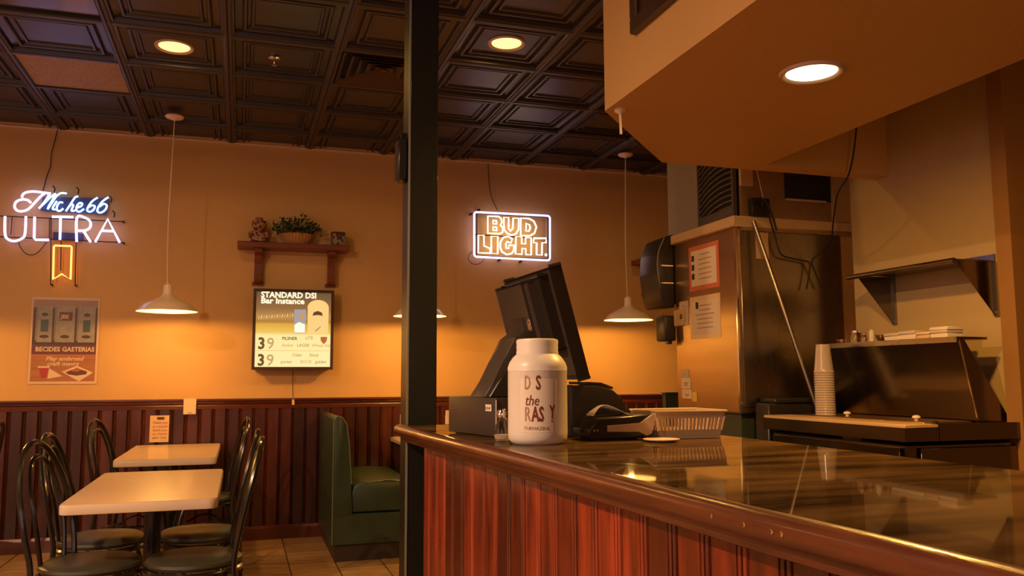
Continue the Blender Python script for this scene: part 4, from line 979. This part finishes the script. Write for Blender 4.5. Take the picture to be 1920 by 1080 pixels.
# cup stack
cs_x, cs_y = 2.86, 3.60; n = 18; zc = PZ+.0145
p_ = at(1554, 770, 2, PZ+.016)
cs_x, cs_y = 2.835, 3.63
for k in range(n):
    t = thing('plastic_cup', 'clear plastic cup in the upside down stack on the prep table', 'cup', (cs_x, cs_y, PZ+.0165+k*.0125), group='stacked plastic cups')
    if k == 0: t['label'] = 'lowest upside down plastic cup, standing on the cutting board'
    if k == n-1: t['label'] = 'topmost upside down plastic cup of the stack'
    if k == 0:
        lt('cup_body', 'cup', t, [(.0505, 0), (.052, .003), (.049, .006), (.047, .02), (.034, .145), (.005, .146)], 24, cap=False); c0 = t.children[0]
    else:
        c = c0.copy(); COL.objects.link(c); c.parent = t
# things on the hood shelf
SZ = HT+.0125
def small(name, label, cat, px, py, prof, m, seg=16, part='body', x=3.04):
    p = at(px, py, 2, SZ); d_ = at(px, py, 0, x)
    t = thing(name, label, cat, (x, d_.y, SZ)); lt(part, m, t, prof, seg); return t
t = small('sauce_ramekin', 'small reddish ramekin at far end of the hood shelf', 'ramekin', 1578, 640, [(.02, 0), (.028, .01), (.030, .024), (.027, .024), (.018, .006)], 'cer')
t = small('glass_jar', 'short clear glass jar on the hood shelf', 'jar', 1605, 635, [(.024, 0), (.028, .004), (.028, .048), (.022, .056)], 'glass'); lt('lid', 'chrome', t, [(.024, .054), (.024, .064), (.01, .065)], 16)
t = small('pepper_mill', 'little dark spice bottle on the hood shelf', 'bottle', 1621, 635, [(.014, 0), (.016, .004), (.015, .03), (.008, .04)], 'glass'); lt('cap', 'steelw', t, [(.009, .038), (.009, .05), (.003, .052)], 12)
t = small('white_bottle', 'slim pale bottle on the hood shelf', 'bottle', 1635, 635, [(.012, 0), (.014, .004), (.014, .055), (.008, .06)], 'paper'); lt('cap', 'paperg', t, [(.009, .058), (.009, .066), (.003, .067)], 12)
t = small('sauce_bowl', 'small tan bowl in the middle of the hood shelf', 'bowl', 1652, 635, [(.012, 0), (.024, .018), (.028, .034), (.026, .034), (.012, .008)], 'steelw')
t = small('sauce_bowl', 'second small bowl beside the stacked lids', 'bowl', 1662, 635, [(.010, 0), (.016, .012), (.020, .026), (.018, .026), (.010, .006)], 'cer')
for i, (px, hh, ln) in enumerate(((1682, .036, .10), (1711, .042, .10), (1741, .032, .075), (1771, .036, .10))):
    y = at(px, 630, 0, 3.03).y
    t = thing('lid_box', ['wide pale container nearest the bowls on the hood shelf', 'pale container second along the hood shelf', 'small tan container on the hood shelf', 'pale container at near end of hood shelf'][i], 'container', (3.04, y, SZ))
    bx('tub', 'paper' if i != 2 else 'buff', t, -.045, .045, -ln/2, ln/2, 0, hh*.6, bev=.004); bx('lid', 'paperg' if i != 2 else 'plate', t, -.048, .048, -ln/2-.002, ln/2+.002, hh*.6, hh, bev=.003)
t = thing('lid_box', 'thin pale lid lying on top of the near end container', 'lid', (3.04, at(1771, 630, 0, 3.03).y, SZ+.0365)); bx('lid_panel', 'paper', t, -.045, .045, -.052, .052, .002, .014, bev=.003); bx('lid_rim', 'paper', t, -.048, .048, -.055, .055, 0, .004, bev=.001)

# steel wall shelf with two brackets
ss = thing('steel_wall_shelf', 'stainless wall shelf with two triangular brackets above the prep table', 'shelf', (0, 0, 0))
def shx(px, py): return at(px, py, 0, 3.0)
SY0, SY1, SZ2 = 2.93, 3.62, 1.765
bx('shelf_plate', 'steel2', ss, 3.0, 3.238, SY0, SY1, SZ2-.004, SZ2, smooth=False)
tb('front_roll', 'steel', ss, [(3.0, SY0, SZ2-.008), (3.0, SY1, SZ2-.008)], .013, 12)
bx('back_lip', 'steel2', ss, 3.230, 3.239, SY0, SY1, SZ2, SZ2+.03, smooth=False)
for y in (SY0+.005, SY1-.06):
    pm('bracket', 'steel2', ss, [(3.01, SZ2-.006), (3.238, SZ2-.006), (3.238, SZ2-.25), (3.225, SZ2-.25)], y, y+.004, axis=1, smooth=False)
    bx('bracket_flange', 'steel', ss, 3.226, 3.239, y-.012, y+.016, SZ2-.25, SZ2-.006, smooth=False)
    lt('bolt', 'chrome', ss, [(.0005, 0), (.006, 0), (.005, .004), (.0005, .005)], 10).matrix_basis = Matrix.Translation((3.228, y, SZ2-.235)) @ Matrix.Rotation(PI/2, 4, 'X')

# storage rack glimpsed past the post
rk = thing('storage_rack', 'dark storage rack in the passage right of the brown post', 'rack', (0, 0, 0))
for z in (.5, 1.0, 1.5, 1.62, 1.95, 2.05): bx('rack_shelf', 'shelfwood', rk, 3.75, 4.6, 3.2, 3.7, z, z+.03)
for x in (3.75, 4.57):
    for y in (3.2, 3.67): bx('rack_post', 'black', rk, x, x+.03, y, y+.03, 0, 2.1)
bb = thing('cardboard_box', 'tan cardboard box on the dark rack', 'box', (3.85, 3.25, 1.65))
bx('carton', 'buff', bb, 0, .4, 0, .35, 0, .2, bev=.003); bx('carton_flap', 'plate', bb, .01, .39, .01, .34, .2, .205)

# framed picture on the soffit face
fr = thing('framed_picture', 'dark framed picture high on the tan soffit face', 'picture', (0, 0, 0))
fy0, fy1, fz0, fz1 = 1.75, 2.70, 2.495, 3.02
bx('picture_print', 'frame', fr, 1.338, 1.350, fy0+.05, fy1-.05, fz0+.05, fz1-.05, smooth=False)
for a in ((fy0, fy1, fz0, fz0+.055), (fy0, fy1, fz1-.055, fz1), (fy0, fy0+.055, fz0+.055, fz1-.055), (fy1-.055, fy1, fz0+.055, fz1-.055)):
    bx('frame_bar', 'frame', fr, 1.322, 1.350, *a, bev=.004)
